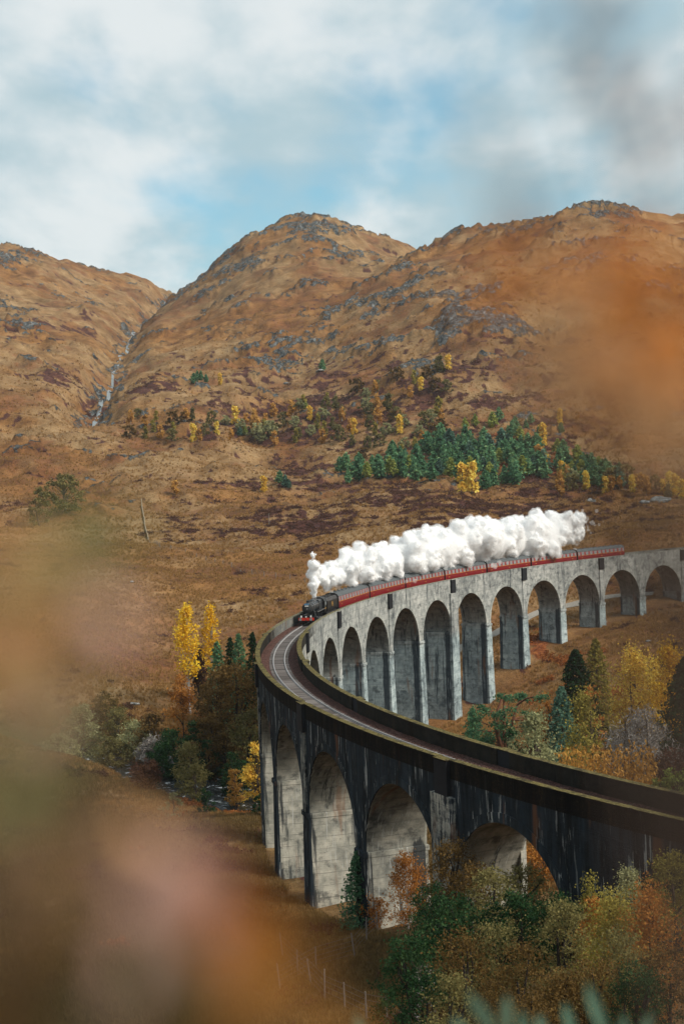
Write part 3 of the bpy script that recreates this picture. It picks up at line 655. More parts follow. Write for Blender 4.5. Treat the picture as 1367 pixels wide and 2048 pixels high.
# coaches
def make_coach():
    c = empty('railway_coach'); L = 19.6
    def cp_(name, mt, fn, parent=None): m = MB(); fn(m); return m.build(name, mt, parent or c)
    side = [(-1.36, 1.0), (-1.40, 1.6), (-1.40, 2.2), (-1.33, 3.05)]
    cp_('body', P_MAR, lambda m: m.extrude(side + [(-y, z) for y, z in side[::-1]], -L, 0))
    rf = [(-1.37, 3.0), (-1.30, 3.18), (-1.05, 3.45), (-.6, 3.66), (0, 3.74)]
    roof = cp_('roof', P_ROOF, lambda m: m.extrude(rf + [(-y, z) for y, z in rf[::-1][1:]], -L, 0))
    for i in range(9):
        for y in (-.45, .45): cp_('roof_vent', P_ROOF, lambda m: m.tube([(-1.3 - i*2.13, y, 3.62), (-1.3 - i*2.13, y, 3.80), (-1.3 - i*2.13, y, 3.86)], [.12, .17, .08], 8), roof)
    cp_('underframe', P_UND, lambda m: (m.box(-L, 0, -1.2, 1.2, .85, 1.05), m.box(-12.5, -7.2, -1.0, 1.0, .45, .85)))
    for x0 in (-2.9, -L + 2.9):
        b = cp_('bogie', P_UND, lambda m: (m.box(x0 - 1.9, x0 + 1.9, -1.08, -.98, .4, .8), m.box(x0 - 1.9, x0 + 1.9, .98, 1.08, .4, .8), m.box(x0 - .3, x0 + .3, -1.0, 1.0, .5, .85)))
        for x in (x0 - 1.3, x0 + 1.3): cp_('wheel_set', P_UND, lambda m: (disc(m, x, -.76, .46, .46, .13), disc(m, x, .76, .46, .46, .13), m.tube([(x, -.76, .46), (x, .76, .46)], .08, 8)), b)
    cp_('gangway', P_UND, lambda m: (m.box(-.02, .34, -.55, .55, 1.1, 3.3), m.box(-L - .34, -L + .02, -.55, .55, 1.1, 3.3)))
    for x in (.01, -L - .01): cp_('end_panel', P_UND, lambda m: m.extrude([(-1.405, 1.0), (-1.405, 2.2), (-1.375, 3.05), (-1.06, 3.47), (-.6, 3.68), (0, 3.76), (.6, 3.68), (1.06, 3.47), (1.375, 3.05), (1.405, 2.2), (1.405, 1.0)], x - .04, x + .04))
    def yz(z): return 1.40 - .07*(z - 2.2)/.85 if z > 2.2 else 1.40
    xs = [-.55, -L + .55] + [-2.05 - i*1.72 for i in range(10)]
    for sg in (-1, 1):
        cp_('waist_panel', P_MAR2, lambda m: m.extrude([(sg*(yz(2.18) + .006), 2.18), (sg*(yz(3.0) + .006), 2.98), (sg*(yz(3.0) - .03), 2.98), (sg*(yz(2.18) - .03), 2.18)], -L + .05, -.05))  # pinker red paints in the reflection along the window band
        cp_('lining', P_GLD, lambda m: m.box(-L + .05, -.05, sg*1.402 - .01, sg*1.402 + .01, 2.11, 2.16))
        cp_('lettering', P_GLD, lambda m: [m.box(x - .22, x + .22, sg*1.403 - .006, sg*1.403 + .006, 1.55, 1.66) for x in (-1.8, -L/2, -L + 1.8)])
        for i, x in enumerate(xs):
            w = .28 if i < 2 else .46; z0, z1 = 2.25, 2.92
            def quad(m, w, z0, z1, e):
                m.extrude([(sg*(yz(z0) + e), z0), (sg*(yz(z1) + e), z1), (sg*(yz(z1) - .05), z1), (sg*(yz(z0) - .05), z0)], x - w, x + w)
            wn = cp_('window', P_CRM, lambda m: quad(m, w + .06, z0 - .05, z1 + .05, .012)) if True else None
            cp_('pane', P_GLS, lambda m: quad(m, w, z0, z1, .020), wn)
            if i >= 2: cp_('sliding_vent', P_CRM, lambda m: quad(m, w, z1 - .19, z1 - .16, .026), wn)
        for x in (-1.0, -L + 1.0):
            d = cp_('door', P_MAR, lambda m: m.box(x - .36, x + .36, sg*1.40 - .012, sg*1.40 + .012, 1.05, 2.08))
            cp_('handle', P_GLD, lambda m: m.box(x + .24, x + .30, sg*1.42 - .02, sg*1.42 + .02, 1.9, 1.98), d)
    return c
coach0 = make_coach()
cl = ['maroon coach coupled directly behind the black tender', 'second maroon coach behind the tender, steam drifting over its roof', 'third maroon coach behind the tender, under the steam', 'maroon coach in the very middle of the seven, fourth behind the tender',
      'fifth maroon coach behind the tender, third from the tail of the train', 'maroon coach second from the tail, last one under the steam', 'last maroon coach at the tail of the train, its roof clear of steam']
for i in range(7):
    o = coach0 if i == 0 else copy_tree(coach0)
    a = SF + 19.5 + i*20.3; o.matrix_world = railpose(a, a + 19.6)
    tag(o, cl[i], 'railway coach', 'maroon coaches of the steam train')

# ------------------------------------------------------------------ steam
def steam():
    spine = [(628, 1190, 8), (627, 1172, 14), (629, 1152, 18), (627, 1130, 12), (625, 1110, 10), (642, 1154, 22), (660, 1148, 28), (688, 1134, 36), (715, 1122, 42), (745, 1126, 40), (775, 1118, 40), (808, 1108, 42), (842, 1100, 46), (876, 1094, 48), (910, 1084, 48),
             (945, 1078, 48), (980, 1080, 46), (1015, 1074, 46), (1050, 1072, 46), (1085, 1066, 44), (1112, 1050, 38), (1138, 1044, 30), (1156, 1054, 18)]
    wisp = [(700, 1168, 12), (735, 1160, 14), (770, 1152, 13), (800, 1148, 14), (850, 1140, 15), (900, 1132, 14), (940, 1124, 16), (985, 1120, 15), (1030, 1112, 16), (1080, 1104, 14), (1120, 1090, 14), (1160, 1075, 10), (1172, 1050, 9), (655, 1176, 10), (1184, 1046, 10), (1168, 1030, 9)]
    sv = np.arange(30, 230, 1.0); pv = [pixel(*V(s, 0, 3)) for s in sv]; pxs = np.array([p[0] for p in pv]); ys = V(sv, 0, 0)[:, 1]
    r_ = random.Random(5); core, shell = [], []
    def place(px, py, rad): D = float(np.interp(px, pxs, ys)) + (1.5 if px < 640 else 3.5); return at(px, py, D), rad*D/FPX
    for px, py, rad in spine:
        c, rr = place(px, py + (7 if px > 650 else 0), rad); core.append((c, rr*.66)); shell.append((c, rr*.84))
        for k in range(16 if rad > 24 else 8):
            d = Vector((r_.gauss(0, 1), r_.gauss(0, .9), r_.gauss(.12, 1))).normalized()
            r2 = rr*r_.uniform(.26, .46); c2 = c + np.array(d)*rr*r_.uniform(.60, .84); core.append((c2, r2*.74)); shell.append((c2, r2*1.08))
            for j in range(6):
                e = Vector((r_.gauss(d.x, .8), r_.gauss(d.y, .8), r_.gauss(d.z, .8))).normalized(); r3 = r2*r_.uniform(.28, .5); c3 = c2 + np.array(e)*r2*.84
                core.append((c3, r3*.7)); shell.append((c3, r3*1.15))
    for px, py, rad in wisp:
        c, rr = place(px, py, rad)
        for k in range(9):
            d = np.array([r_.gauss(0, 1.3), r_.gauss(0, .7), r_.gauss(0, .7)])*rr; shell.append((c + d, rr*r_.uniform(.2, .5)))
    bm = bmesh.new(); bmesh.ops.create_icosphere(bm, subdivisions=2, radius=1.0)
    bv = np.array([v.co[:] for v in bm.verts]); bf = np.array([[v.index for v in f.verts] for f in bm.faces]); bm.free()
    base = at(640, 1150, 250); out = []
    for nm, balls, vox, disp, mt in (('steam_plume', shell, .24, ((2.0, 1.3), (.75, .9)), material('steam_vapour', vapour_mat)), ('dense_core', core, .22, ((2.0, 1.0), (.75, .6), (.3, .25)), material('steam', steam_mat))):
        vs_ = np.concatenate([bv*r + c for c, r in balls]); fs = np.concatenate([bf + i*len(bv) for i in range(len(balls))])
        o = mesh_obj(nm, vs_ - base, tris=fs, smooth=True, mat=mt)
        md = o.modifiers.new('remesh', 'REMESH'); md.mode = 'VOXEL'; md.voxel_size = vox; md.use_smooth_shade = True
        sm = o.modifiers.new('smooth', 'SMOOTH'); sm.iterations = 2; sm.factor = .5
        for i, (sz, st) in enumerate(disp):
            t = bpy.data.textures.new('puff%d' % i, 'CLOUDS'); t.noise_scale = sz; t.noise_depth = 3
            dm = o.modifiers.new('puff%d' % i, 'DISPLACE'); dm.texture = t; dm.strength = st; dm.mid_level = .5; dm.texture_coords = 'GLOBAL'
        out.append(o)
    out[0].location = base; out[1].parent = out[0]; return out[0]
def steam_mat(g):
    d = g.n('BsdfDiffuse', {'Color': (.985, .99, .995, 1)}); t = g.n('BsdfTranslucent', {'Color': (.985, .99, .995, 1)})
    g.out(g.n('MixShader', {0: .5, 1: d.outputs[0], 2: t.outputs[0]}).outputs[0])
def vapour_mat(g):
    g.out(None, g.n('VolumePrincipled', {'Color': (1, 1, 1, 1), 'Density': .55, 'Anisotropy': .0}).outputs[0])
st = steam(); tag(st, 'billowing white steam trailing back over the coaches from the chimney', kind='stuff')

# ------------------------------------------------------------------ foliage
def leaf_mat(name, stops, trans=.42):
    gain = {'yell': 1.4, 'gold': 1.65, 'scot': 1.6, 'tan_': 1.4, 'veil': 1.3, 'dark': 1.15, 'spru': 1.4, 'stra': 1.15, 'mars': 1.45, 'grey': 1.25, 'heat': 1.6, 'brac': 1.4, 'brow': 1.35, 'oliv': 1.4, 'larc': 1.5, 'rust': 1.35, 'pine': 2.3}.get(name[:4], 1.6 if stops[1][1][0] > .26 else 2.25)
    def f(g):
        lv = g.attr('lv'); p = g.n('TexCoord').outputs['Object']; rnd = g.n('ObjectInfo').outputs['Random']
        k = g.m('ADD', g.m('ADD', g.m('MULTIPLY', lv, .40), g.m('MULTIPLY', g.m('SUBTRACT', g.noise(p, .55, 3, .6), .5), 1.1)), g.m('ADD', .30, g.m('MULTIPLY', g.m('SUBTRACT', rnd, .5), .22)))
        c = g.ramp(k, [(p_, tuple(min(.8, x*gain) for x in q_)) for p_, q_ in stops])
        d = g.n('BsdfDiffuse', {'Color': c}); t = g.n('BsdfTranslucent', {'Color': c})
        g.out(g.n('MixShader', {0: trans, 1: d.outputs[0], 2: t.outputs[0]}).outputs[0])
    return material(name, f)
LM = {
 'pine': leaf_mat('pine_needles', [(.1, (.014, .040, .022)), (.5, (.046, .105, .054)), (.95, (.13, .19, .085))]),
 'scots': leaf_mat('scots_needles', [(.1, (.012, .036, .020)), (.5, (.038, .088, .045)), (.95, (.10, .155, .07))]),
 'spruce': leaf_mat('spruce_needles', [(.1, (.006, .016, .008)), (.5, (.018, .043, .018)), (.95, (.05, .085, .032))]),
 'bluepine': leaf_mat('blue_pine_needles', [(.1, (.014, .032, .024)), (.5, (.042, .083, .060)), (.95, (.10, .15, .105))]),
 'gold': leaf_mat('gold_leaves', [(.1, (.33, .17, .025)), (.5, (.58, .34, .06)), (.95, (.70, .47, .13))]),
 'yellow': leaf_mat('yellow_leaves', [(.1, (.34, .17, .01)), (.5, (.60, .34, .02)), (.95, (.72, .48, .06))]),
 'tangold': leaf_mat('tan_gold_leaves', [(.1, (.17, .082, .018)), (.5, (.36, .19, .045)), (.95, (.48, .30, .10))]),
 'larch': leaf_mat('larch_needles', [(.1, (.075, .066, .016)), (.5, (.19, .16, .038)), (.95, (.32, .25, .06))]),
 'olive': leaf_mat('olive_leaves', [(.1, (.05, .045, .018)), (.5, (.125, .11, .042)), (.95, (.23, .19, .075))]),
 'sage': leaf_mat('sage_leaves', [(.1, (.06, .06, .030)), (.5, (.14, .14, .07)), (.95, (.25, .235, .12))]),
 'brown': leaf_mat('brown_leaves', [(.1, (.035, .022, .009)), (.5, (.10, .062, .022)), (.95, (.20, .12, .04))]),
 'rust': leaf_mat('rust_leaves', [(.1, (.13, .05, .014)), (.5, (.31, .13, .03)), (.95, (.44, .22, .06))]),
 'darkgreen': leaf_mat('dark_green_leaves', [(.1, (.006, .016, .008)), (.5, (.020, .050, .020)), (.95, (.06, .105, .04))]),
 'moor': leaf_mat('straw_blades', [(.1, (.13, .068, .024)), (.5, (.27, .152, .055)), (.95, (.40, .25, .10))]),
 'marsh': leaf_mat('marsh_blades', [(.1, (.055, .036, .016)), (.5, (.125, .082, .034)), (.95, (.23, .155, .065))]),
 'heather': leaf_mat('heather_sprays', [(.1, (.022, .012, .010)), (.5, (.060, .030, .022)), (.95, (.13, .066, .036))]),
 'bracken': leaf_mat('bracken_fronds', [(.1, (.085, .028, .010)), (.5, (.21, .072, .022)), (.95, (.34, .15, .05))]),
 'grey': leaf_mat('grey_twigs', [(.1, (.10, .085, .075)), (.5, (.21, .19, .175)), (.95, (.32, .30, .28))], .1),
 'gorse': leaf_mat('fresh_green_leaves', [(.1, (.05, .065, .015)), (.5, (.12, .14, .035)), (.95, (.24, .24, .07))]),
 'veilpink': leaf_mat('veil_pink', [(.1, (.42, .24, .20)), (.5, (.54, .34, .28)), (.95, (.64, .45, .37))]),
 'veilorange': leaf_mat('veil_orange', [(.1, (.36, .10, .018)), (.5, (.56, .19, .035)), (.95, (.66, .30, .08))]),
 'veiltan': leaf_mat('veil_tan', [(.1, (.42, .22, .10)), (.5, (.58, .34, .17)), (.95, (.66, .44, .26))]),
 'veilgreen': leaf_mat('veil_green', [(.1, (.13, .14, .05)), (.5, (.24, .25, .11)), (.95, (.34, .33, .17))]),
 'pink': leaf_mat('dry_pink_leaves', [(.1, (.24, .11, .10)), (.5, (.42, .22, .19)), (.95, (.55, .33, .27))]),
}
def bark(name, c): return plain(name, c, .9, 0, .5, 4.0, .1)
BK = {'brown': bark('bark_brown', (.075, .055, .045)), 'pale': bark('bark_pale', (.36, .34, .32)), 'red': bark('bark_red', (.14, .06, .035)), 'dark': bark('bark_dark', (.03, .025, .022))}
def leaves(cent, size, r, aspect=1.6, upright=0.0):
    """one bent leaf or spray (two triangles) at each centre"""
    n = len(cent); a = r.normal(size=(n, 3)); a[:, 2] += upright*2; a /= np.linalg.norm(a, axis=1, keepdims=True)
    b = r.normal(size=(n, 3)); b -= (b*a).sum(1, keepdims=True)*a; b /= np.linalg.norm(b, axis=1, keepdims=True)
    s = size*r.uniform(.6, 1.35, (n, 1)); nn = np.cross(a, b)
    v = np.stack([cent - a*s*aspect*.5, cent + b*s*.5 + nn*s*.12, cent + a*s*aspect*.5, cent - b*s*.5 + nn*s*.12], 1)
    lv = np.repeat(r.uniform(0, 1, n), 4)
    return v.reshape(-1, 3), np.arange(4*n).reshape(n, 4), lv
def cloud_pts(cs, rad, per, r, flat=1.0):
    cs = np.asarray(cs); k = np.repeat(np.arange(len(cs)), per); p = np.clip(r.normal(size=(len(k), 3))*.62, -1.7, 1.7); p[:, 2] *= flat
    rad = np.asarray(rad); return cs[k] + p*(rad[k][:, None] if rad.ndim else rad)
def limb(m, a, b, r0, r1, bend, r, n=4, sides=5):
    a, b = np.array(a, float), np.array(b, float); L = np.linalg.norm(b - a); off = r.normal(size=3)*bend*L
    pts = [a + (b - a)*t + off*math.sin(math.pi*t) for t in np.linspace(0, 1, n)]
    m.tube(pts, list(np.linspace(r0, r1, n)), sides, cap=False); return pts
def gen_tree(kind, H, W, r, n, ls):
    """unit-free generator: returns (trunk MB, leaf centres, leaf size)"""
    m = MB(); C = []
    if kind == 'round':                       # broadleaf: limbs from a short trunk, clumps on the shell
        z0 = H*(.02 if W > .55*H else .12); limb(m, (0, 0, -.4), (r.normal()*.03*H, r.normal()*.03*H, H*.78), .028*H, .008*H, .03, r, 6, 6)
        k = max(26, n//48); cs = []
        for i in range(k):
            t = r.uniform(0, 1); z = z0 + (H - z0)*t; prof = (math.sin(math.pi*min(1, (t*.72 + .26))))**.55
            a = r.uniform(0, 2*math.pi); q = W/2*prof*r.uniform(.40, 1.02)*(1 + .18*math.sin(3*a + H))
            cs.append((q*math.cos(a), q*math.sin(a), z))
        for c in cs[:min(14, k)]: limb(m, (0, 0, max(.1*H, c[2] - .30*H)), c, .012*H, .003*H, .06, r, 4, 4)
        C = cloud_pts(cs, r.uniform(.055, .13, len(cs))*(W*.5 + H*.5)*.85, max(4, n//len(cs)), r, .75)
    elif kind == 'birch':                     # upright, drooping airy clumps
        pts = limb(m, (0, 0, -.4), (r.normal()*.03*H, r.normal()*.03*H, H*.97), .012*H, .002*H, .02, r, 7, 6)
        k = max(18, n//45); cs = []
        for i in range(k):
            t = r.uniform(.10, 1); z = H*t; prof = math.sin(math.pi*(t**.75)*.93 + .12)**.8
            a = r.uniform(0, 2*math.pi); q = W/2*max(.06, prof)*r.uniform(.2, 1.0); cs.append((q*math.cos(a), q*math.sin(a), z))
            if i < 26: limb(m, (0, 0, max(.08*H, z - q*1.1)), cs[-1], .006*H, .0015*H, .05, r, 3, 4)
        C = cloud_pts(cs, r.uniform(.05, .10, len(cs))*H, max(4, n//len(cs)), r, 1.25)
    elif kind == 'conifer':                   # whorls of drooping branches
        limb(m, (0, 0, -.4), (0, 0, H), .016*H, .002*H, .004, r, 6, 6)
        nb = max(40, n//16); per = max(4, n//nb)
        for i in range(nb):
            t = (i + r.uniform(0, 1))/nb; z = H*(.05 + .94*t); L = W/2*(1 - t)**.68*r.uniform(.65, 1.15)*(.85 if t < .1 else 1) + .02*W; a = i*2.39996 + r.normal()*.3
            u = r.uniform(.12, 1, per)**.7; dr = -.16*L*u + .10*L*u*u
            wd = L*.17*(1.15 - u)
            C.append(np.stack([np.cos(a)*L*u + r.normal(size=per)*wd, np.sin(a)*L*u + r.normal(size=per)*wd, z + dr + r.normal(size=per)*.018*H*(1.1 - t)], 1))
            if i % 3 == 0: m.tube([(0, 0, z), (math.cos(a)*L*.9, math.sin(a)*L*.9, z - .07*L)], [.004*H, .001*H], 4, False)
        C = np.concatenate(C)
    elif kind == 'youngpine':                 # rounded cone, dense, upswept tips
        limb(m, (0, 0, -.4), (0, 0, H*.96), .02*H, .004*H, .01, r, 5, 6)
        nb = max(26, n//18); per = max(4, n//nb)
        for i in range(nb):
            t = (i + r.uniform(0, 1))/nb; z = H*(.08 + .86*t); L = W/2*min(1, t*4 + .4)*(1 - t)**.62*r.uniform(.7, 1.15) + .02*W; a = i*2.39996 + r.normal()*.4
            u = r.uniform(.3, 1.05, per); C.append(np.stack([np.cos(a)*L*u + r.normal(size=per)*L*.16, np.sin(a)*L*u + r.normal(size=per)*L*.16, z + .22*L*u + r.normal(size=per)*.03*H], 1))
        C = np.concatenate(C)
    elif kind == 'scots':                     # forked bare trunk with flat pads
        f = (.02*H, 0, H*.28); limb(m, (0, 0, -.4), f, .042*H, .034*H, .02, r, 4, 7)
        cs = []; rad = []
        for a0, hh, ww in ((0.2, .80, .14), (math.pi - .1, .74, .16), (1.7, .9, .1), (4.4, .86, .12)):
            tip = (f[0] + math.cos(a0)*W*ww, math.sin(a0)*W*ww, H*hh); pp = limb(m, f, tip, .028*H, .010*H, .10, r, 5, 6)
            for j in range(7):
                b0 = pp[r.integers(1, 5)]; a = a0 + r.normal()*1.0; L = W*r.uniform(.12, .36); e = (b0[0] + math.cos(a)*L, b0[1] + math.sin(a)*L, b0[2] + L*r.uniform(.05, .35))
                limb(m, b0, e, .010*H, .003*H, .10, r, 4, 4); cs.append(e); rad.append(W*r.uniform(.06, .10))
                cs.append((e[0] + r.normal()*.05*W, e[1] + r.normal()*.05*W, e[2] + .03*H)); rad.append(W*r.uniform(.04, .075))
        C = cloud_pts(cs, np.array(rad), max(6, n//len(cs)), r, .42)
    elif kind == 'poplar':                    # tall column, leaves only on the upper half
        limb(m, (0, 0, -.4), (.01*H, 0, H*.97), .014*H, .002*H, .012, r, 7, 6); cs = []
        for i in range(max(20, n//40)):
            t = r.uniform(.36, 1)**.9; q = W/2*(math.sin(math.pi*min(1, (t - .30)/.72*.9 + .1))**.7)*r.uniform(.1, 1); a = r.uniform(0, 6.283); cs.append((q*math.cos(a), q*math.sin(a), t*H))
        for i in range(34):
            t = r.uniform(.14, .85); a = r.uniform(0, 6.283); q = W*.42*r.uniform(.5, 1); limb(m, (0, 0, H*t), (q*math.cos(a), q*math.sin(a), H*min(.98, t + .16)), .004*H, .001*H, .05, r, 4, 4)
        C = cloud_pts(cs, r.uniform(.022, .045, len(cs))*H, max(4, n//len(cs)), r, 1.7)
    elif kind == 'bare':                      # fine leafless twigs
        for i in range(16):
            a = r.uniform(0, 6.283); e = (math.cos(a)*W*.34*r.uniform(.2, 1), math.sin(a)*W*.34*r.uniform(.2, 1), H*r.uniform(.45, .9)); pp = limb(m, (e[0]*.1, e[1]*.1, -.3), e, .007*H, .002*H, .08, r, 5, 4)
            for j in range(9):
                b0 = pp[r.integers(2, 5)]; d = r.normal(size=3)*.14*W; d[2] = abs(d[2]) + .05*H; limb(m, b0, b0 + d, .0022*H, .0006*H, .08, r, 3, 3)
        cs = []
        for i in range(140):
            d = r.normal(size=3); d /= np.linalg.norm(d); q = r.uniform(.4, 1)
            cs.append((d[0]*W/2*q, d[1]*W/2*q, H*(.5 + .48*d[2]*q)))
        C = cloud_pts(cs, .10*W, max(4, n//140), r, .8)
    elif kind == 'grassy':                    # thicket of upright stems
        C = np.stack([r.uniform(-.5, .5, n)*W, r.normal(size=n)*W*.16, r.uniform(.1, 1, n)**.6*H*(.75 + .25*np.sin(np.arange(n)*.7))], 1)
        for i in range(60):
            x, y = r.uniform(-.5, .5)*W, r.normal()*W*.14; m.tube([(x, y, -.3), (x + r.normal()*.2, y, H*r.uniform(.5, .95))], [.03, .008], 4, False)
    return m, np.asarray(C), ls
TM = {}
def tree_meshes(key, kind, H, W, n, ls, seed, aspect=1.6, upright=0.0):
    if key not in TM:
        r = np.random.default_rng(seed); m, C, s = gen_tree(kind, H, W, r, n, ls)
        v, q, lv = leaves(C, s, r, aspect, upright)
        TM[key] = (m, v, q, lv)
    return TM[key]
def tree(name, label, cat, kind, leafm, barkm, px, top, D, W, n=2200, ls=.3, seed=1, group=None, crown='crown', minH=1.0, aspect=1.6, upright=0.0, sink=0.0):
    """tree whose crown tip stands at a pixel of the photograph, D metres off, rooted on the ground there"""
    P = at(px, top, D); z = gz(P[0], P[1]); H = max(minH, P[2] - z) + sink
    m, v, q, lv = tree_meshes((name, px, top, seed), kind, H, W, n, ls, seed, aspect, upright)
    e = empty(name, (P[0], P[1], z - sink)); tag(e, label, cat, group)
    m.build('trunk' if kind not in ('bare', 'grassy') else 'stems', BK[barkm], e)
    mesh_obj(crown, v, quads=q, mat=LM[leafm], parent=e, attrs={'lv': lv})
    return e
def T(*a, **k): return tree(*a, **k)
def foot(px, py): return float(hits([(px, py)])[0][1])

# --- cluster on the concave side, right of the viaduct
T('scots_pine', 'spreading Scots pine with forked bare trunk and flat green pads behind the parapet', 'pine tree', 'scots', 'scots', 'red', 1006, 1368, 232, 13.0, 4200, .26, 3, sink=0)
T('spruce_tree', 'dark green spruce standing beside the tall green larch', 'spruce tree', 'conifer', 'spruce', 'brown', 1150, 1298, 255, 11.5, 7500, .32, 5)
T('larch_tree', 'tall slender yellow-green larch rising behind the dark spruce', 'larch tree', 'conifer', 'larch', 'brown', 1190, 1276, 258, 9.5, 6000, .26, 6)
T('larch_tree', 'pale golden larch with broad top, beyond the grey leafless bush', 'larch tree', 'birch', 'gold', 'brown', 1268, 1300, 250, 7.6, 4600, .28, 8)
T('larch_tree', 'smaller golden larch leaning against the pale golden one', 'larch tree', 'birch', 'gold', 'brown', 1303, 1322, 262, 4.8, 2200, .27, 9)
T('larch_tree', 'bright yellow larch next to the dark conifer at the frame edge', 'larch tree', 'birch', 'yellow', 'brown', 1338, 1298, 245, 6.8, 4400, .28, 10)
T('conifer_tree', 'nearly black conifer at the right frame edge above the parapet', 'conifer tree', 'conifer', 'spruce', 'dark', 1372, 1312, 215, 13.5, 9000, .30, 11)
T('pine_tree', 'small blue-green pine in front of the dark spruce', 'pine tree', 'conifer', 'bluepine', 'brown', 1122, 1372, 226, 8.5, 5000, .26, 12)
T('birch_tree', 'yellow-olive birch between the blue-green pine and the grey bush', 'birch tree', 'birch', 'larch', 'brown', 1166, 1396, 216, 6.0, 4200, .24, 13)
T('willow_bush', 'broad olive-grey willow bush below the Scots pine', 'bush', 'round', 'sage', 'brown', 1068, 1432, 200, 8.6, 5200, .24, 14)
T('bare_bush', 'large grey leafless bush above the golden thicket', 'bush', 'bare', 'grey', 'dark', 1272, 1402, 204, 10.5, 12000, .10, 15, crown='twigs', aspect=8)
T('golden_thicket', 'golden tan thicket of thin stems just behind the parapet', 'thicket', 'grassy', 'tangold', 'brown', 1212, 1492, 186, 12.0, 5200, .22, 16, crown='leaves', aspect=2.6, upright=.8)
T('green_bush', 'fresh green bush behind the parapet at the frame edge', 'bush', 'round', 'gorse', 'brown', 1352, 1540, 182, 6.0, 2600, .22, 17)
T('green_bush', 'low bluish green bush at the foot of the olive willow', 'bush', 'round', 'darkgreen', 'brown', 1012, 1452, 206, 4.0, 1600, .24, 18)
T('orange_shrub', 'orange shrub glowing between spruce and blue-green pine', 'shrub', 'round', 'rust', 'brown', 1180, 1368, 246, 4.0, 1300, .26, 19)
T('orange_shrub', 'orange bracken-coloured shrub behind the Scots pine', 'shrub', 'round', 'rust', 'brown', 1096, 1390, 262, 5.0, 1500, .28, 20)
T('dark_shrub', 'dark wine-brown shrub below the grey leafless bush', 'shrub', 'bare', 'heather', 'dark', 1338, 1495, 192, 6.0, 2600, .18, 21, crown='twigs', aspect=4)
T('small_pine', 'small round pine by the foot of the tall pillar, beside the parapet', 'pine tree', 'youngpine', 'pine', 'brown', 944, 1412, 262, 4.6, 1400, .28, 22)
# --- wooded river bank on the convex side, left
T('poplar_tree', 'taller of two yellow poplars, with bare grey lower stem', 'poplar tree', 'poplar', 'yellow', 'pale', 371, 1216, 296, 4.9, 3000, .30, 31)
T('poplar_tree', 'shorter, thinner yellow poplar next to the taller one', 'poplar tree', 'poplar', 'yellow', 'pale', 419, 1222, 300, 3.7, 2100, .30, 32)
T('young_conifer', 'green conifer just to the side of the thin yellow poplar', 'conifer tree', 'conifer', 'pine', 'brown', 433, 1282, 288, 7.2, 3000, .30, 33)
T('young_conifer', 'dark conifer in the middle of the three behind the brown trees', 'conifer tree', 'conifer', 'spruce', 'brown', 459, 1274, 284, 6.4, 3000, .30, 34)
T('young_conifer', 'green conifer with blunt top beside the dark middle one', 'conifer tree', 'conifer', 'pine', 'brown', 476, 1266, 280, 7.4, 3200, .30, 35)
T('young_conifer', 'dark conifer closest to the outer parapet of the bend', 'conifer tree', 'conifer', 'spruce', 'brown', 504, 1264, 276, 7.4, 3200, .30, 36)
T('brown_tree', 'largest brown-leaved tree, its crown touching the parapet of the bend', 'tree', 'round', 'brown', 'dark', 470, 1330, 262, 13.5, 7000, .30, 37)
T('brown_tree', 'brown-leaved tree standing below the three dark conifers', 'tree', 'round', 'brown', 'dark', 432, 1345, 270, 9.0, 4600, .30, 38)
T('brown_tree', 'thin half-bare tree with orange-brown leaves under the poplars', 'tree', 'birch', 'rust', 'dark', 362, 1355, 276, 7.2, 2200, .28, 39)
T('brown_tree', 'dark olive tree leaning over the river, next to the bend', 'tree', 'round', 'olive', 'dark', 498, 1425, 246, 8.0, 4200, .28, 40)
T('brown_tree', 'olive-brown tree midway down the bank above the round bush', 'tree', 'round', 'brown', 'dark', 425, 1430, 256, 7.0, 3600, .28, 41)
T('dark_bush', 'nearly black-green bush filling the bank above the rapids', 'bush', 'round', 'darkgreen', 'dark', 345, 1460, 258, 8.0, 3600, .26, 42)
T('dark_bush', 'dark green bush beside the round olive one', 'bush', 'round', 'darkgreen', 'dark', 388, 1445, 260, 5.5, 2400, .26, 43)
T('grey_bush', 'pale grey-green bush with lichen-white twigs on the bank', 'bush', 'bare', 'sage', 'dark', 272, 1440, 270, 7.0, 3000, .22, 44, crown='twigs', aspect=3)
T('grey_bush', 'greyish brown bush half hidden in the bank above the river', 'bush', 'bare', 'grey', 'dark', 305, 1468, 262, 6.0, 2600, .18, 45, crown='twigs', aspect=4)
T('tan_tree', 'tan and olive tree at the upstream end of the bank', 'tree', 'round', 'brown', 'brown', 210, 1388, 285, 7.5, 3200, .28, 46)
T('tan_tree', 'sage green tree nearest the blurred leaves on the bank', 'tree', 'round', 'sage', 'brown', 160, 1412, 278, 8.0, 3200, .28, 47)
T('round_bush', 'neat rounded olive bush at the water edge', 'bush', 'round', 'olive', 'brown', 377, 1490, 240, 5.8, 3600, .22, 48)
T('small_bush', 'small green-olive bush tucked under the rounded one', 'bush', 'round', 'olive', 'brown', 388, 1530, 234, 3.4, 1600, .20, 49)
T('red_shrub', 'wine-red leafless shrub on the near river bank', 'shrub', 'bare', 'heather', 'dark', 290, 1520, 238, 5.0, 2600, .18, 50, crown='twigs', aspect=4)
T('yellow_bush', 'golden yellow bush partly hidden by the first pillar', 'bush', 'round', 'gold', 'brown', 513, 1488, 232, 5.2, 3600, .22, 51)
T('small_bush', 'little mustard bush in front of the golden yellow one', 'bush', 'round', 'tangold', 'brown', 468, 1542, 228, 2.6, 1500, .20, 52)
T('dark_bush', 'bluish green bush on the river bank behind the mustard bush', 'bush', 'round', 'darkgreen', 'dark', 462, 1510, 238, 4.8, 2400, .22, 53)
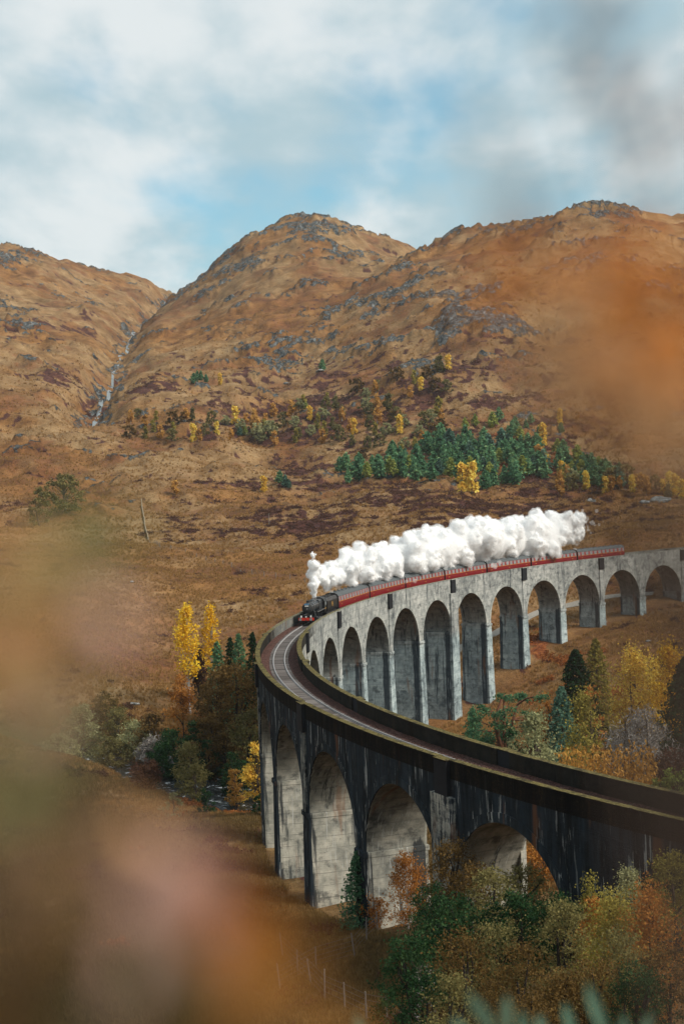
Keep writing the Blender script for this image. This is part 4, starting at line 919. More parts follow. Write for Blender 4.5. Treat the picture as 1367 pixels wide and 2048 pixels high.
T('purple_shrub', 'dull purple leafless shrub between the two poplars', 'shrub', 'bare', 'heather', 'dark', 396, 1278, 304, 4.6, 1500, .22, 54, crown='twigs', aspect=4)
T('small_bush', 'light green bush in the rusty bracken by the river', 'bush', 'round', 'sage', 'brown', 345, 1580, 214, 2.8, 1200, .16, 55)
T('small_bush', 'green bramble bush on the bank nearest the pillar', 'bush', 'round', 'darkgreen', 'brown', 520, 1592, 212, 3.0, 1200, .16, 56)
T('small_bush', 'low green bush at the river edge in the bracken', 'bush', 'round', 'darkgreen', 'brown', 410, 1578, 218, 2.6, 1100, .16, 57)
# --- scrub below the near arches, bottom right
T('young_pine', 'slim young pine standing before the second and third arches', 'pine tree', 'conifer', 'pine', 'dark', 713, 1702, foot(713, 1866), 4.4, 4200, .16, 61)
T('orange_birch', 'orange-leaved birch with thin white stem under the third arch', 'birch tree', 'birch', 'rust', 'pale', 812, 1716, foot(812, 1862), 5.0, 5200, .11, 62)
T('orange_birch', 'small orange sapling at the foot of the young pine', 'birch tree', 'birch', 'rust', 'brown', 748, 1795, foot(750, 1868), 3.2, 1500, .11, 63)
T('olive_scrub', 'olive-brown scrub climbing the wall between third and fourth arches', 'scrub', 'round', 'brown', 'dark', 905, 1688, 113, 6.0, 8000, .11, 64)
T('olive_scrub', 'dull olive scrub below the fourth arch opening', 'scrub', 'round', 'olive', 'dark', 985, 1745, 103, 5.0, 6000, .11, 65)
T('orange_scrub', 'orange scrub seen through the foot of the fourth arch', 'scrub', 'round', 'rust', 'brown', 1085, 1690, 125, 6.0, 4200, .13, 66)
T('rhododendron', 'dark glossy green rhododendron mound below the third arch', 'shrub', 'round', 'darkgreen', 'dark', 900, 1800, 98, 6.5, 8000, .13, 67, sink=.5)
T('rhododendron', 'dark green rhododendron at the foot of the fourth arch', 'shrub', 'round', 'darkgreen', 'dark', 1030, 1790, 97, 5.0, 6000, .13, 68, sink=.5)
T('rhododendron', 'shadowy green rhododendron lower down beside the wire fence', 'shrub', 'round', 'darkgreen', 'dark', 815, 1872, 92, 4.5, 6000, .12, 69, sink=.5)
T('dead_shrub', 'pale grey dead shrub lying over the dark rhododendron', 'shrub', 'bare', 'grey', 'brown', 846, 1915, 86, 2.0, 500, .05, 70, crown='twigs', aspect=6)
T('tan_scrub', 'tan-brown bush in the bottom corner nearest the rhododendrons', 'bush', 'round', 'brown', 'dark', 925, 1872, 78, 5.2, 9000, .09, 71, sink=.4)
T('tan_scrub', 'brown bush below the wall, between tan and yellow ones', 'bush', 'round', 'brown', 'dark', 1040, 1900, 74, 4.6, 8000, .09, 72, sink=.4)
T('tan_scrub', 'olive bush with orange tips under the abutment wall', 'bush', 'round', 'olive', 'dark', 1120, 1806, 84, 4.4, 8000, .09, 73, sink=.4)
T('yellow_scrub', 'tallest yellow-olive bush in the bottom corner', 'bush', 'birch', 'larch', 'brown', 1225, 1800, 76, 4.4, 9000, .09, 74, sink=.4)
T('orange_scrub', 'orange-tan bush in the corner beside the tallest yellow one', 'bush', 'birch', 'rust', 'brown', 1300, 1780, 74, 3.4, 6500, .09, 75, sink=.4)
T('green_scrub', 'green-yellow bush against the dark abutment at the frame edge', 'bush', 'round', 'larch', 'brown', 1345, 1712, 84, 4.6, 8000, .09, 76, sink=.4)
T('tan_scrub', 'pale straw bush growing up the abutment stonework', 'bush', 'birch', 'sage', 'brown', 1255, 1745, 92, 4.0, 4500, .10, 77, sink=.3)
T('yellow_scrub', 'thin yellow-leaved shoots against the dark arch foot', 'bush', 'birch', 'larch', 'brown', 1178, 1752, 97, 2.4, 900, .11, 78, sink=.2)
T('brown_scrub', 'dark brown bush filling the lowest corner of the slope', 'bush', 'round', 'brown', 'dark', 1180, 1930, 66, 4.6, 8000, .08, 79, sink=.4)
T('brown_scrub', 'deep brown bush at the very bottom by the frame edge', 'bush', 'round', 'brown', 'dark', 1330, 1905, 64, 4.2, 7000, .08, 80, sink=.4)
T('brown_scrub', 'dusky olive bush lowest beside the fence line', 'bush', 'round', 'olive', 'dark', 905, 1960, 68, 4.0, 6500, .08, 81, sink=.4)
T('brown_scrub', 'shaded brown bush low down between fence and corner', 'bush', 'round', 'brown', 'dark', 1050, 1990, 62, 4.2, 6500, .08, 82, sink=.4)
T('bank_bush', 'dark olive bush between the sage tree and the grey twiggy bush', 'bush', 'round', 'olive', 'dark', 235, 1420, 276, 7.0, 3200, .26, 101)
T('bank_bush', 'brown bush below the pale boulder on the bank', 'bush', 'round', 'brown', 'dark', 300, 1432, 268, 6.5, 3000, .26, 102)
T('bank_bush', 'deep green bush overhanging the rapids by the wine-red shrub', 'bush', 'round', 'darkgreen', 'dark', 322, 1492, 252, 6.0, 3000, .24, 103)
T('bank_bush', 'dusky olive bush at the water below the sage tree', 'bush', 'round', 'olive', 'dark', 225, 1478, 266, 6.5, 3000, .24, 104)
T('bank_bush', 'sage green bush furthest upstream by the river', 'bush', 'round', 'sage', 'brown', 120, 1470, 268, 7.0, 2600, .26, 105)
T('bank_bush', 'brown bush under the largest brown tree by the bend', 'bush', 'round', 'brown', 'dark', 445, 1470, 250, 6.5, 3200, .24, 106)
T('bank_bush', 'dark bush filling the gap beneath the half-bare tree', 'bush', 'round', 'darkgreen', 'dark', 415, 1480, 252, 5.0, 2400, .24, 107)
T('low_scrub', 'dark green scrub at the foot of the third pillar', 'scrub', 'round', 'darkgreen', 'dark', 860, 1772, 108, 4.5, 5000, .10, 111, sink=.3)
T('low_scrub', 'olive scrub masking the lower half of the fourth arch', 'scrub', 'round', 'olive', 'dark', 1045, 1738, 108, 5.5, 7000, .10, 112, sink=.3)
T('low_scrub', 'dark brown scrub hiding the pillar foot between third and fourth arches', 'scrub', 'round', 'brown', 'dark', 945, 1735, 108, 5.0, 7000, .10, 113, sink=.3)
T('low_scrub', 'dim green scrub under the right foot of the fourth arch', 'scrub', 'round', 'darkgreen', 'dark', 1110, 1792, 94, 4.0, 5000, .10, 114, sink=.3)
T('low_scrub', 'olive-brown scrub halfway down the corner slope', 'scrub', 'round', 'olive', 'dark', 990, 1858, 86, 5.5, 9000, .09, 115, sink=.4)
T('low_scrub', 'dark olive scrub in front of the tallest yellow bush', 'scrub', 'round', 'olive', 'dark', 1240, 1870, 68, 4.0, 8000, .08, 116, sink=.4)
T('low_scrub', 'shaded green scrub low in the corner by the orange-tan bush', 'scrub', 'round', 'darkgreen', 'dark', 1275, 1940, 62, 3.6, 7000, .08, 117, sink=.4)
T('low_scrub', 'brown scrub low between the two shaded bushes', 'scrub', 'round', 'brown', 'dark', 1125, 1950, 66, 4.0, 7000, .08, 118, sink=.4)
T('low_scrub', 'dark green scrub lowest of all beside the wire fence', 'scrub', 'round', 'darkgreen', 'dark', 850, 1955, 74, 3.6, 6000, .09, 119, sink=.4)
T('low_scrub', 'rusty scrub growing against the dark abutment wall', 'scrub', 'round', 'rust', 'brown', 1195, 1800, 90, 3.4, 4500, .09, 120, sink=.3)
# --- far left pair on the moor
T('hawthorn_tree', 'broad olive tree alone on the moor, far from the viaduct', 'tree', 'round', 'olive', 'brown', 128, 950, 590, 16.0, 2600, .6, 91)
T('hawthorn_tree', 'smaller olive tree beside the broad lone one on the moor', 'tree', 'round', 'olive', 'brown', 76, 980, 580, 8.0, 1300, .6, 92)

# --- hillside trees: many alike, shared meshes
def ordinal(n):
    u = ['', 'first', 'second', 'third', 'fourth', 'fifth', 'sixth', 'seventh', 'eighth', 'ninth', 'tenth', 'eleventh', 'twelfth', 'thirteenth', 'fourteenth', 'fifteenth', 'sixteenth', 'seventeenth', 'eighteenth', 'nineteenth']
    if n < 20: return u[n]
    t = {2: 'twenty', 3: 'thirty', 4: 'forty', 5: 'fifty'}[n//10]
    return t + '-' + u[n % 10] if n % 10 else {2: 'twentieth', 3: 'thirtieth', 4: 'fortieth', 5: 'fiftieth'}[n//10]
PROTO = {}
def proto(key, kind, n, ls, wr, seed, leafm, barkm):
    if key not in PROTO:
        r = np.random.default_rng(seed); m, C, s = gen_tree(kind, 10.0, 10.0*wr, r, n, ls); v, q, lv = leaves(C, s, r)
        a = m.build('trunk', BK[barkm]); b = mesh_obj('crown', v, quads=q, mat=LM[leafm], attrs={'lv': lv})
        PROTO[key] = (a.data, b.data); bpy.data.objects.remove(a); bpy.data.objects.remove(b)
    return PROTO[key]
def rows(pts, nrow):
    """split hillside points in rows by height in the picture, each row from left to right"""
    pts = sorted(pts, key=lambda p: p[1]); k = int(math.ceil(len(pts)/nrow)); return [sorted(pts[i*k:(i+1)*k]) for i in range(nrow) if pts[i*k:(i+1)*k]]
def stand(name, cat, group, pts, rowname, nrow, variants, hpx, place):
    for ri, row in enumerate(rows(pts, nrow)):
        H = hits([p[:2] for p in row])
        for i, (p, P) in enumerate(zip(row, H)):
            key, kind, n, ls, wr, seed, leafm, bk = variants[random.randrange(len(variants))]
            tr, cr = proto(key, kind, n, ls, wr, seed, leafm, bk)
            h = hpx*(p[2] if len(p) > 2 else random.uniform(.75, 1.2))*P[1]/FPX
            e = empty(name, (P[0], P[1], P[2] - .15), random.uniform(0, 6.28)); e.scale = (h/10*random.uniform(.9, 1.15),)*2 + (h/10,)
            for nm, me in (('trunk', tr), ('crown', cr)):
                c = bpy.data.objects.new(nm, me); col.objects.link(c); c.parent = e
            tag(e, '%s %s, %s from the left' % (place, rowname[ri], ordinal(i + 1)), cat, group)
VP = [('yp%d' % i, 'youngpine', 700, .85, .74, 200 + i, 'pine', 'brown') for i in range(4)] + [('yp9', 'youngpine', 700, .85, .66, 209, 'bluepine', 'brown'), ('yp8', 'youngpine', 700, .85, .66, 208, 'gorse', 'brown'), ('yp7', 'youngpine', 700, .8, .6, 207, 'pine', 'brown')]
VB = [('hb%d' % i, 'birch', 620, .80, .46, 220 + i, l, 'pale') for i, l in enumerate(('tangold', 'gold', 'olive', 'larch', 'tangold'))]
VO = [('ho%d' % i, 'round', 700, .9, .95, 240 + i, l, 'brown') for i, l in enumerate(('olive', 'sage', 'brown'))]
random.seed(11)
def scat(x0, x1, f0, f1, n, md):
    out = []
    for _ in range(n*30):
        x = random.uniform(x0, x1); y = random.uniform(f0(x), f1(x))
        if all(math.hypot(x - a, (y - b)*1.7) > md for a, b in out): out.append((x, y))
        if len(out) >= n: break
    return out
lin = lambda *k: (lambda x: float(np.interp(x, [a for a, _ in k], [b for _, b in k])))
pl = scat(680, 1095, lin((680, 952), (740, 945), (880, 900), (960, 895), (1060, 905), (1095, 920)), lin((680, 968), (900, 972), (960, 985), (1095, 960)), 90, 12)
stand('plantation_pine', 'pine tree', 'pines of the dense plantation behind the steam', pl, ['back row', 'second row', 'third row', 'front row'], 4, VP, 42, 'green pine of the dense plantation,')
pr = scat(1118, 1240, lin((1118, 930), (1240, 955)), lin((1118, 965), (1240, 985)), 26, 11)
stand('edge_pine', 'pine tree', 'pines at the thin end of the plantation', pr, ['upper row', 'lower row'], 2, VP, 40, 'green pine past the bare gap in the plantation,')
up = [(950, 855), (985, 856), (998, 848), (1018, 880), (1025, 872), (1040, 885), (1052, 866), (1062, 850), (1030, 860), (1122, 868), (1126, 915), (1115, 910), (905, 888), (940, 884), (1080, 884), (930, 862)]
stand('hillside_pine', 'pine tree', 'scattered pines above the plantation', up, ['upper line', 'lower line'], 2, VP, 28, 'dark pine scattered above the plantation,')
fp = [(570, 975), (560, 970), (578, 978), (480, 875), (395, 768), (402, 770), (412, 769), (388, 770), (490, 872), (645, 745), (610, 830)]
stand('lone_pine', 'pine tree', 'small lone pines on the open hillside', fp, ['upper group', 'lower group'], 2, VP, 22, 'small lone pine on the open moor,')
b1 = scat(475, 700, lin((475, 850), (700, 800)), lin((475, 895), (700, 890)), 34, 15)
stand('hillside_birch', 'birch tree', 'autumn birches on the heather slope, valley end', b1, ['top row', 'middle row', 'bottom row'], 3, VB + VO[:2], 30, 'autumn birch on the purple heather slope,')
b2 = scat(700, 900, lin((700, 790), (800, 760), (900, 740)), lin((700, 920), (800, 930), (900, 870)), 42, 15)
stand('slope_birch', 'birch tree', 'autumn birches above the pine plantation', b2, ['top row', 'second row', 'third row', 'bottom row'], 4, VB + VO + VO, 31, 'yellowing birch on the slope above the pines,')
b3 = scat(250, 470, lin((250, 835), (470, 850)), lin((250, 880), (470, 895)), 18, 16)
stand('valley_birch', 'birch tree', 'small birches near the gully', b3, ['upper row', 'lower row'], 2, VB + VO, 24, 'small birch between gully and heather slope,')
b4 = scat(1120, 1367, lin((1120, 955), (1367, 985)), lin((1120, 985), (1367, 1000)), 26, 13)
stand('edge_birch', 'birch tree', 'birches at the rocky end of the plantation', b4, ['upper row', 'lower row'], 2, VB + VO, 36, 'tan birch beyond the thin end of the plantation,')
b5 = [(925, 985, 1.4), (945, 987, 1.5), (940, 983, 1.2), (1078, 935, 1.2), (1090, 945, 1.0), (1120, 995, 1.0), (1086, 890, 1.1), (1120, 850, .8), (1155, 842, .5), (350, 995, .8), (528, 985, .8), (470, 850, .9), (387, 888, .9), (400, 884, .7), (322, 880, .8), (440, 770, .6)]
stand('lone_birch', 'birch tree', 'golden birches standing apart', b5, ['upper ones', 'lower ones'], 2, VB[:2], 40, 'golden birch standing apart from the others,')
# ------------------------------------------------------------------ river, path
def ribbon(P, width, zf, n=4, step=3.0):
    P = np.array(P, float); d = np.concatenate([[0], np.cumsum(np.hypot(*np.diff(P[:, :2], axis=0).T))]); q = np.arange(0, d[-1], step)
    X, Y = np.interp(q, d, P[:, 0]), np.interp(q, d, P[:, 1]); X = np.convolve(np.pad(X, 3, 'edge'), np.ones(7)/7, 'valid'); Y = np.convolve(np.pad(Y, 3, 'edge'), np.ones(7)/7, 'valid')
    tx, ty = np.gradient(X), np.gradient(Y); L = np.hypot(tx, ty); nx, ny = -ty/L, tx/L
    w = np.interp(q, d, P[:, 2]) if P.shape[1] > 2 else np.full(len(q), width)
    o = np.linspace(-1, 1, n)
    x = X[:, None] + nx[:, None]*w[:, None]*o; y = Y[:, None] + ny[:, None]*w[:, None]*o; z = zf(x, y)
    i = np.arange(x.size).reshape(x.shape); qd = np.stack([i[:-1, :-1], i[:-1, 1:], i[1:, 1:], i[1:, :-1]], -1).reshape(-1, 4)[:, ::-1]
    return np.stack([x, y, z], -1).reshape(-1, 3), qd
def water_mat(g):
    p = g.n('NewGeometry').outputs['Position']
    n = g.noise(g.map(p, (1, .5, 1)), 1.1, 5, .65, .8); foam = g.ss(g.noise(p, .55, 5, .7, .5), .56, .66)
    c = g.mix(foam, (.020, .024, .026), (.42, .45, .47))
    g.out(g.pbr(c, g.m('ADD', .10, g.m('MULTIPLY', foam, .5)), g.bump(n, .8, .35), .5))
v, q = ribbon(RIV*[1, 1, 1.25], 5, lambda x, y: np.full(x.shape, RIVER_Z), 6, 2.0)
tag(mesh_obj('river', v, quads=q, mat=material('river_water', water_mat), smooth=True), 'dark shallow river with white riffles below the wooded bank', kind='structure')
pp = hits([(880, 1325), (905, 1310), (960, 1283), (1000, 1263), (1071, 1224), (1150, 1207), (1236, 1196), (1320, 1188)])
v, q = ribbon(pp[:, :2], 1.5, lambda x, y: terrain(x, y) + .12, 5, 2.0)
tag(mesh_obj('path', v, quads=q, mat=plain('path_gravel', (.25, .23, .20), .95, 0, .3, 1.5, .1), smooth=True), 'pale gravel track passing behind the far arches', kind='structure')

rvz = lambda x, y: terrain(x, y) + .15
v, q = ribbon(np.array([(*p, .6 + .9*abs(math.sin(i*2.1))) for i, p in enumerate(RAV)]), 2, rvz, 3, 4.0)
tag(mesh_obj('stream', v, quads=q, mat=material('stream_water', lambda g: g.out(g.pbr(g.mix(g.noise(g.n('NewGeometry').outputs['Position'], .25, 4, .7), (.05, .06, .066), (.30, .34, .36)), .4))), smooth=True), 'thin pale burn falling down the gully between the hills', kind='structure')

# ------------------------------------------------------------------ boulders
def rock_mat(g):
    p = g.n('NewGeometry').outputs['Position']; n = g.noise(p, 1.2, 6, .7, .5)
    c = g.ramp(n, [(.35, (.06, .068, .07)), (.5, (.19, .20, .20)), (.66, (.40, .41, .40))]); g.out(g.pbr(c, .9, g.bump(n, .8, .3), .2))
M_ROCK = material('grey_rock', rock_mat)
def rockmesh(seed, sub=2, flat=.6):
    r = np.random.default_rng(seed); bm = bmesh.new(); bmesh.ops.create_icosphere(bm, subdivisions=sub, radius=1.0)
    for v_ in bm.verts:
        c = v_.co.copy(); k = 1 + .30*float(fbm(np.array([c.x*1.1 + seed]), np.array([c.y*1.1 + c.z*1.7]), 3, seed)[0])
        for j in range(3):
            nr = Vector(np.random.default_rng(seed*9 + j).normal(size=3)).normalized(); d = c.dot(nr)
            if d > .62: k *= .62/d
        v_.co = c*k; v_.co.z *= flat
    me = bpy.data.meshes.new('boulder'); bm.to_mesh(me); bm.free(); me.materials.append(M_ROCK); return me
RK = [rockmesh(i) for i in range(5)]
bl = [(268, 1417, 14, 'pale boulder in the brown grass above the wooded bank'), (262, 1167, 8, 'small pale stone on the golden slope beyond the poplars'), (1322, 1002, 26, 'largest flat grey slab on the moor behind the far arches'), (1290, 1010, 14, 'dark grey slab next to the largest flat one on the moor'), (1180, 1003, 14, 'grey slab between birches and far parapet on the moor'),
      (1208, 1246, 8, 'small stone on the grass near the far pillars'), (1296, 1284, 7, 'grey stone in the grass below the farthest pillars'), (340, 1518, 12, 'wet stone standing in the river rapids'), (232, 1545, 12, 'pale river stone beside the wine-red shrub'), (505, 1618, 9, 'pale stone in the river near the first pillar'), (575, 768, 10, 'grey boulder high on the heather slope of the middle hill'), (640, 742, 12, 'pale boulder under the crags of the middle hill')]
Hb = hits([b[:2] for b in bl])
for i, (b, P) in enumerate(zip(bl, Hb)):
    o = bpy.data.objects.new('boulder', RK[i % 5]); col.objects.link(o); s = b[2]*P[1]/FPX*.75; o.location = (P[0], P[1], P[2] + s*.05); o.scale = (s*1.15, s, s*.8); o.rotation_euler.z = i*1.3; tag(o, b[3], 'boulder', 'loose boulders')

# ------------------------------------------------------------------ fences
M_POST = plain('fence_post_wood', (.20, .17, .145), .9, 0, .4, 6, .1); M_WIRE = plain('fence_wire', (.16, .15, .145), .6, .3, .3, 6, .3)
def fence(name, label, pix, h, step, rad, wires=5):
    B = hits(pix)[:, :2]; d = np.concatenate([[0], np.cumsum(np.hypot(*np.diff(B, axis=0).T))]); n = max(2, int(d[-1]/step) + 1); q = np.linspace(0, d[-1], n)
    X, Y = np.interp(q, d, B[:, 0]), np.interp(q, d, B[:, 1]); Z = terrain(X, Y)
    e = empty(name, (X[0], Y[0], Z[0])); tag(e, label, 'fence'); r = np.random.default_rng(3)
    m = MB(); m.tube([(0, 0, -.4), (.01, 0, h*.5), (0, 0, h), (0, 0, h + .04)], [rad, rad, rad*.9, rad*.5], 7); p0 = m.build('post', M_POST, e); tops = []
    for i in range(n):
        o = p0 if i == 0 else p0.copy()
        if i: col.objects.link(o)
        o.location = (X[i] - X[0], Y[i] - Y[0], Z[i] - Z[0]); o.rotation_euler = (r.normal()*.04, r.normal()*.04, r.uniform(0, 6)); k = r.uniform(.85, 1.1); o.scale = (1, 1, k); tops.append(h*k)
    for w in range(wires):
        m = MB(); t = (w + 1)/(wires + .2); m.tube([(X[i] - X[0], Y[i] - Y[0], Z[i] - Z[0] + h*.92*t) for i in range(n)], rad*.16, 4, False); m.build('wire', M_WIRE, e)
fence('deer_fence', 'tall post and wire fence running down to the bottom of the frame', [(566, 1925), (608, 1965), (657, 2013), (705, 2032), (754, 2052), (820, 2090)], 2.3, 5.0, .065)
fence('deer_fence', 'tall wire fence climbing towards the foot of the young pine', [(560, 1985), (618, 1945), (667, 1935), (704, 1928), (738, 1885), (775, 1850)], 2.1, 4.2, .065)
fence('moor_fence', 'thin fence of pale posts snaking across the moor behind the train', [(296, 1082), (320, 1096), (380, 1110), (420, 1124), (480, 1147), (560, 1160), (640, 1170)], 1.5, 6.0, .11, 3)
wb = hits([(283, 1010), (287, 1035), (291, 1060), (297, 1084)])
m = MB()
for a, b in zip(wb[:-1], wb[1:]):
    for i in range(10):
        p, q_ = a + (b - a)*i/10, a + (b - a)*(i + 1)/10; z0, z1 = gz(*p[:2]), gz(*q_[:2]); w = .22
        m.add([(p[0]-w, p[1], z0-.4), (p[0]-w*.8, p[1], z0+.8), (p[0]+w*.8, p[1], z0+.85), (p[0]+w, p[1], z0-.4), (q_[0]-w, q_[1], z1-.4), (q_[0]-w*.8, q_[1], z1+.8), (q_[0]+w*.8, q_[1], z1+.85), (q_[0]+w, q_[1], z1-.4)], [(0, 4, 5, 1), (1, 5, 6, 2), (2, 6, 7, 3), (0, 1, 2, 3), (7, 6, 5, 4)])
tag(m.build('stone_dyke', plain('pale_dyke_stone', (.30, .24, .17), .95, 0, .4, 2.0, .1)), 'short pale stone dyke climbing the moor from the fence', 'stone wall')
tp_ = hits([(538, 1052)])[0]; m = MB(); m.tube([(0, 0, -.5), (0, 0, 4.6)], [.14, .10], 7); o = m.build('marker_post', M_POST); o.location = tp_; tag(o, 'lone wooden post on the moor above the steam column', 'post')

# ------------------------------------------------------------------ ground cover (uncountable)
def tuft(name, n, h, w, width, seed, mat, splay=.5):
    r = np.random.default_rng(seed); v, q, lv = [], [], []
    for i in range(n):
        a = r.uniform(0, 6.283); x, y = r.normal(size=2)*w*.28; L = h*r.uniform(.55, 1.1); s = splay*r.uniform(.2, 1); b = len(v)
        dx, dy = math.cos(a)*L*s, math.sin(a)*L*s; px_, py_ = -math.sin(a)*width, math.cos(a)*width
        v += [(x - px_, y - py_, -.1), (x + px_, y + py_, -.1), (x + dx*.4 + px_*.8, y + dy*.4 + py_*.8, L*.62), (x + dx*.4 - px_*.8, y + dy*.4 - py_*.8, L*.62), (x + dx, y + dy, L*.92)]
        q += [(b, b+1, b+2, b+3), (b+3, b+2, b+4)]; lv += [r.uniform()]*5
    me = bpy.data.meshes.new(name); me.from_pydata(v, [], q); t = me.attributes.new('lv', 'FLOAT', 'POINT'); t.data.foreach_set('value', np.array(lv, np.float32)); me.materials.append(mat)
    return bpy.data.objects.new(name, me)
def clump(name, n, h, w, ls, seed, mat):
    r = np.random.default_rng(seed); c = np.stack([r.normal(size=n)*w*.3, r.normal(size=n)*w*.3, np.abs(r.normal(size=n))*h*.45], 1); v, q, lv = leaves(c, ls, r)
    me = bpy.data.meshes.new(name); me.from_pydata(v.tolist(), [], q.tolist()); t = me.attributes.new('lv', 'FLOAT', 'POINT'); t.data.foreach_set('value', lv.astype(np.float32)); me.materials.append(mat)
    return bpy.data.objects.new(name, me)
def scatter(name, label, src, pts, scl):
    n = len(pts); me = bpy.data.meshes.new(name); me.vertices.add(n); me.vertices.foreach_set('co', np.asarray(pts, np.float32).ravel())
    r = np.random.default_rng(n)
    t = me.attributes.new('rot', 'FLOAT_VECTOR', 'POINT'); t.data.foreach_set('vector', np.stack([r.normal(size=n)*.12, r.normal(size=n)*.12, r.uniform(0, 6.283, n)], 1).astype(np.float32).ravel())
    t = me.attributes.new('scl', 'FLOAT', 'POINT'); t.data.foreach_set('value', np.asarray(scl, np.float32))
    o = bpy.data.objects.new(name, me); col.objects.link(o); tag(o, label, kind='stuff')
    ng = bpy.data.node_groups.new(name, 'GeometryNodeTree'); ng.interface.new_socket('Geometry', in_out='INPUT', socket_type='NodeSocketGeometry'); ng.interface.new_socket('Geometry', in_out='OUTPUT', socket_type='NodeSocketGeometry')
    N, Lk = ng.nodes, ng.links; gi, go = N.new('NodeGroupInput'), N.new('NodeGroupOutput'); ip = N.new('GeometryNodeInstanceOnPoints'); oi = N.new('GeometryNodeObjectInfo'); oi.inputs['Object'].default_value = src; oi.inputs['As Instance'].default_value = True
    ra = N.new('GeometryNodeInputNamedAttribute'); ra.data_type = 'FLOAT_VECTOR'; ra.inputs[0].default_value = 'rot'; sa_ = N.new('GeometryNodeInputNamedAttribute'); sa_.data_type = 'FLOAT'; sa_.inputs[0].default_value = 'scl'
    Lk.new(gi.outputs[0], ip.inputs['Points']); Lk.new(oi.outputs['Geometry'], ip.inputs['Instance']); Lk.new(ra.outputs[0], ip.inputs['Rotation']); Lk.new(sa_.outputs[0], ip.inputs['Scale']); Lk.new(ip.outputs[0], go.inputs[0])
    md = o.modifiers.new('scatter', 'NODES'); md.node_group = ng
    return o
def sow():
    r = np.random.default_rng(99)
    N = 230000
    phi = r.uniform(-.30, .30, N); lr = r.uniform(math.log(95), math.log(1150), N); rr = np.exp(lr)
    nx_ = 70000; phi = np.concatenate([phi, r.uniform(-.28, .28, nx_)]); rr = np.concatenate([rr, np.sqrt(r.uniform(100**2, 300**2, nx_))]); N += nx_
    x, y = np.sin(phi)*rr, np.cos(phi)*rr
    z, mk = terrain(x, y, True); px, py = pixel(x, y, z)
    ok = (px > -150) & (px < 1520) & (py < 2150) & (mk['rock'] < .5)
    sv, ov, dv = line_so(x, y); ok &= dv > 3.4
    dr, wr = polydist(x, y, RIV); ok &= dr > wr*1.15
    dp, _ = polydist(x, y, pp[:, :2]); ok &= dp > 2.2
    P = np.stack([x, y, z - .02], 1); hh = mk['heath'] + r.normal(size=N)*.16; bb = mk['brack'] + r.normal(size=N)*.15
    ok &= rr < r.uniform(560, 1250, N)
    hm = ok & (hh > .5); bm_ = ok & ~hm & (bb > .55); gm = ok & ~hm & ~bm_ & (fbm(x/9, y/9, 3, 81) + r.normal(size=N)*.4 > -.35)
    sc_ = lambda m_: (.62 + .0011*rr[m_])*r.uniform(.6, 1.3, m_.sum())
    ww = gm & (mk['marsh'] + r.normal(size=N)*.12 > .4); gm = gm & ~ww
    scatter('grass_tussocks', 'rough straw-coloured moor grass over the slopes', tuft('grass_tuft', 16, .75, .8, .035, 1, LM['moor'], .75), P[gm], sc_(gm))
    scatter('marsh_grass', 'dull brown rushes and grass on the valley floor', tuft('rush_tuft', 18, .85, .8, .03, 4, LM['marsh'], .6), P[ww], sc_(ww))
    scatter('heather_cover', 'dark heather clumps on the moor', clump('heather_clump', 30, .6, 1.3, .22, 2, LM['heather']), P[hm], sc_(hm))
    scatter('bracken_cover', 'rusty bracken on the banks', clump('bracken_clump', 30, .9, 1.4, .26, 3, LM['bracken']), P[bm_], sc_(bm_))
sow()

# ------------------------------------------------------------------ plants right in front of the lens
def leafy(name, label, base, clusters, d, seed, bark_='brown', jitter=.10, stem=.0016, blade=None):
    """thin-stemmed plant rooted on the slope at the photographer's feet; clusters of small leaves on its twigs"""
    r = np.random.default_rng(seed); zb = gz(*base); e = empty(name, (base[0], base[1], zb)); tag(e, label, 'plant', 'plants growing close to the viewpoint')
    org = np.array([base[0], base[1], zb]); m = MB(); by = {}
    for (px, py, sx, sy, n, size, lm) in clusters:
        dd = d*r.uniform(.92, 1.08); c = at(px, py, dd) - org
        mid = c*np.array([.35, .35, .6]); m.tube([(0, 0, -.05), mid, c*np.array([.8, .8, .92]), c], [stem*2, stem*1.5, stem, stem*.5], 5, False)
        cen = np.stack([at(px + r.normal()*sx, py + r.normal()*sy, dd*(1 + r.normal()*jitter)) - org for _ in range(n)])
        for q_ in cen[::3]: m.tube([c, (c + q_)/2 + r.normal(size=3)*.004, q_], [stem*.7, stem*.5, stem*.3], 4, False)
        v, q, lv = leaves(cen, size, r, 1.5)
        by.setdefault(lm, []).append((v, q, lv))
    m.build('stem', BK[bark_], e)
    for lm, L in by.items():
        off = 0; vs2, qs2, ls2 = [], [], []
        for v, q, lv in L: vs2.append(v); qs2.append(q + off); ls2.append(lv); off += len(v)
        mesh_obj('foliage', np.concatenate(vs2), quads=np.concatenate(qs2), mat=LM[lm], parent=e, attrs={'lv': np.concatenate(ls2)})
    return e
leafy('birch_sapling', 'blurred green and tan leaves close up at the left edge', (-.16, .34), [(40, 1100, 45, 55, 12, .012, 'veiltan'), (175, 1150, 40, 75, 13, .011, 'veilgreen'), (45, 1310, 55, 60, 15, .013, 'veiltan'), (50, 1460, 50, 65, 14, .013, 'veilgreen'), (130, 1570, 45, 50, 8, .012, 'veilgreen'), (215, 1280, 35, 50, 5, .010, 'veilpink'), (20, 1200, 40, 60, 8, .012, 'veilgreen'), (60, 1640, 60, 45, 7, .012, 'olive'), (110, 1390, 40, 45, 6, .012, 'veilpink')], .46, 1)
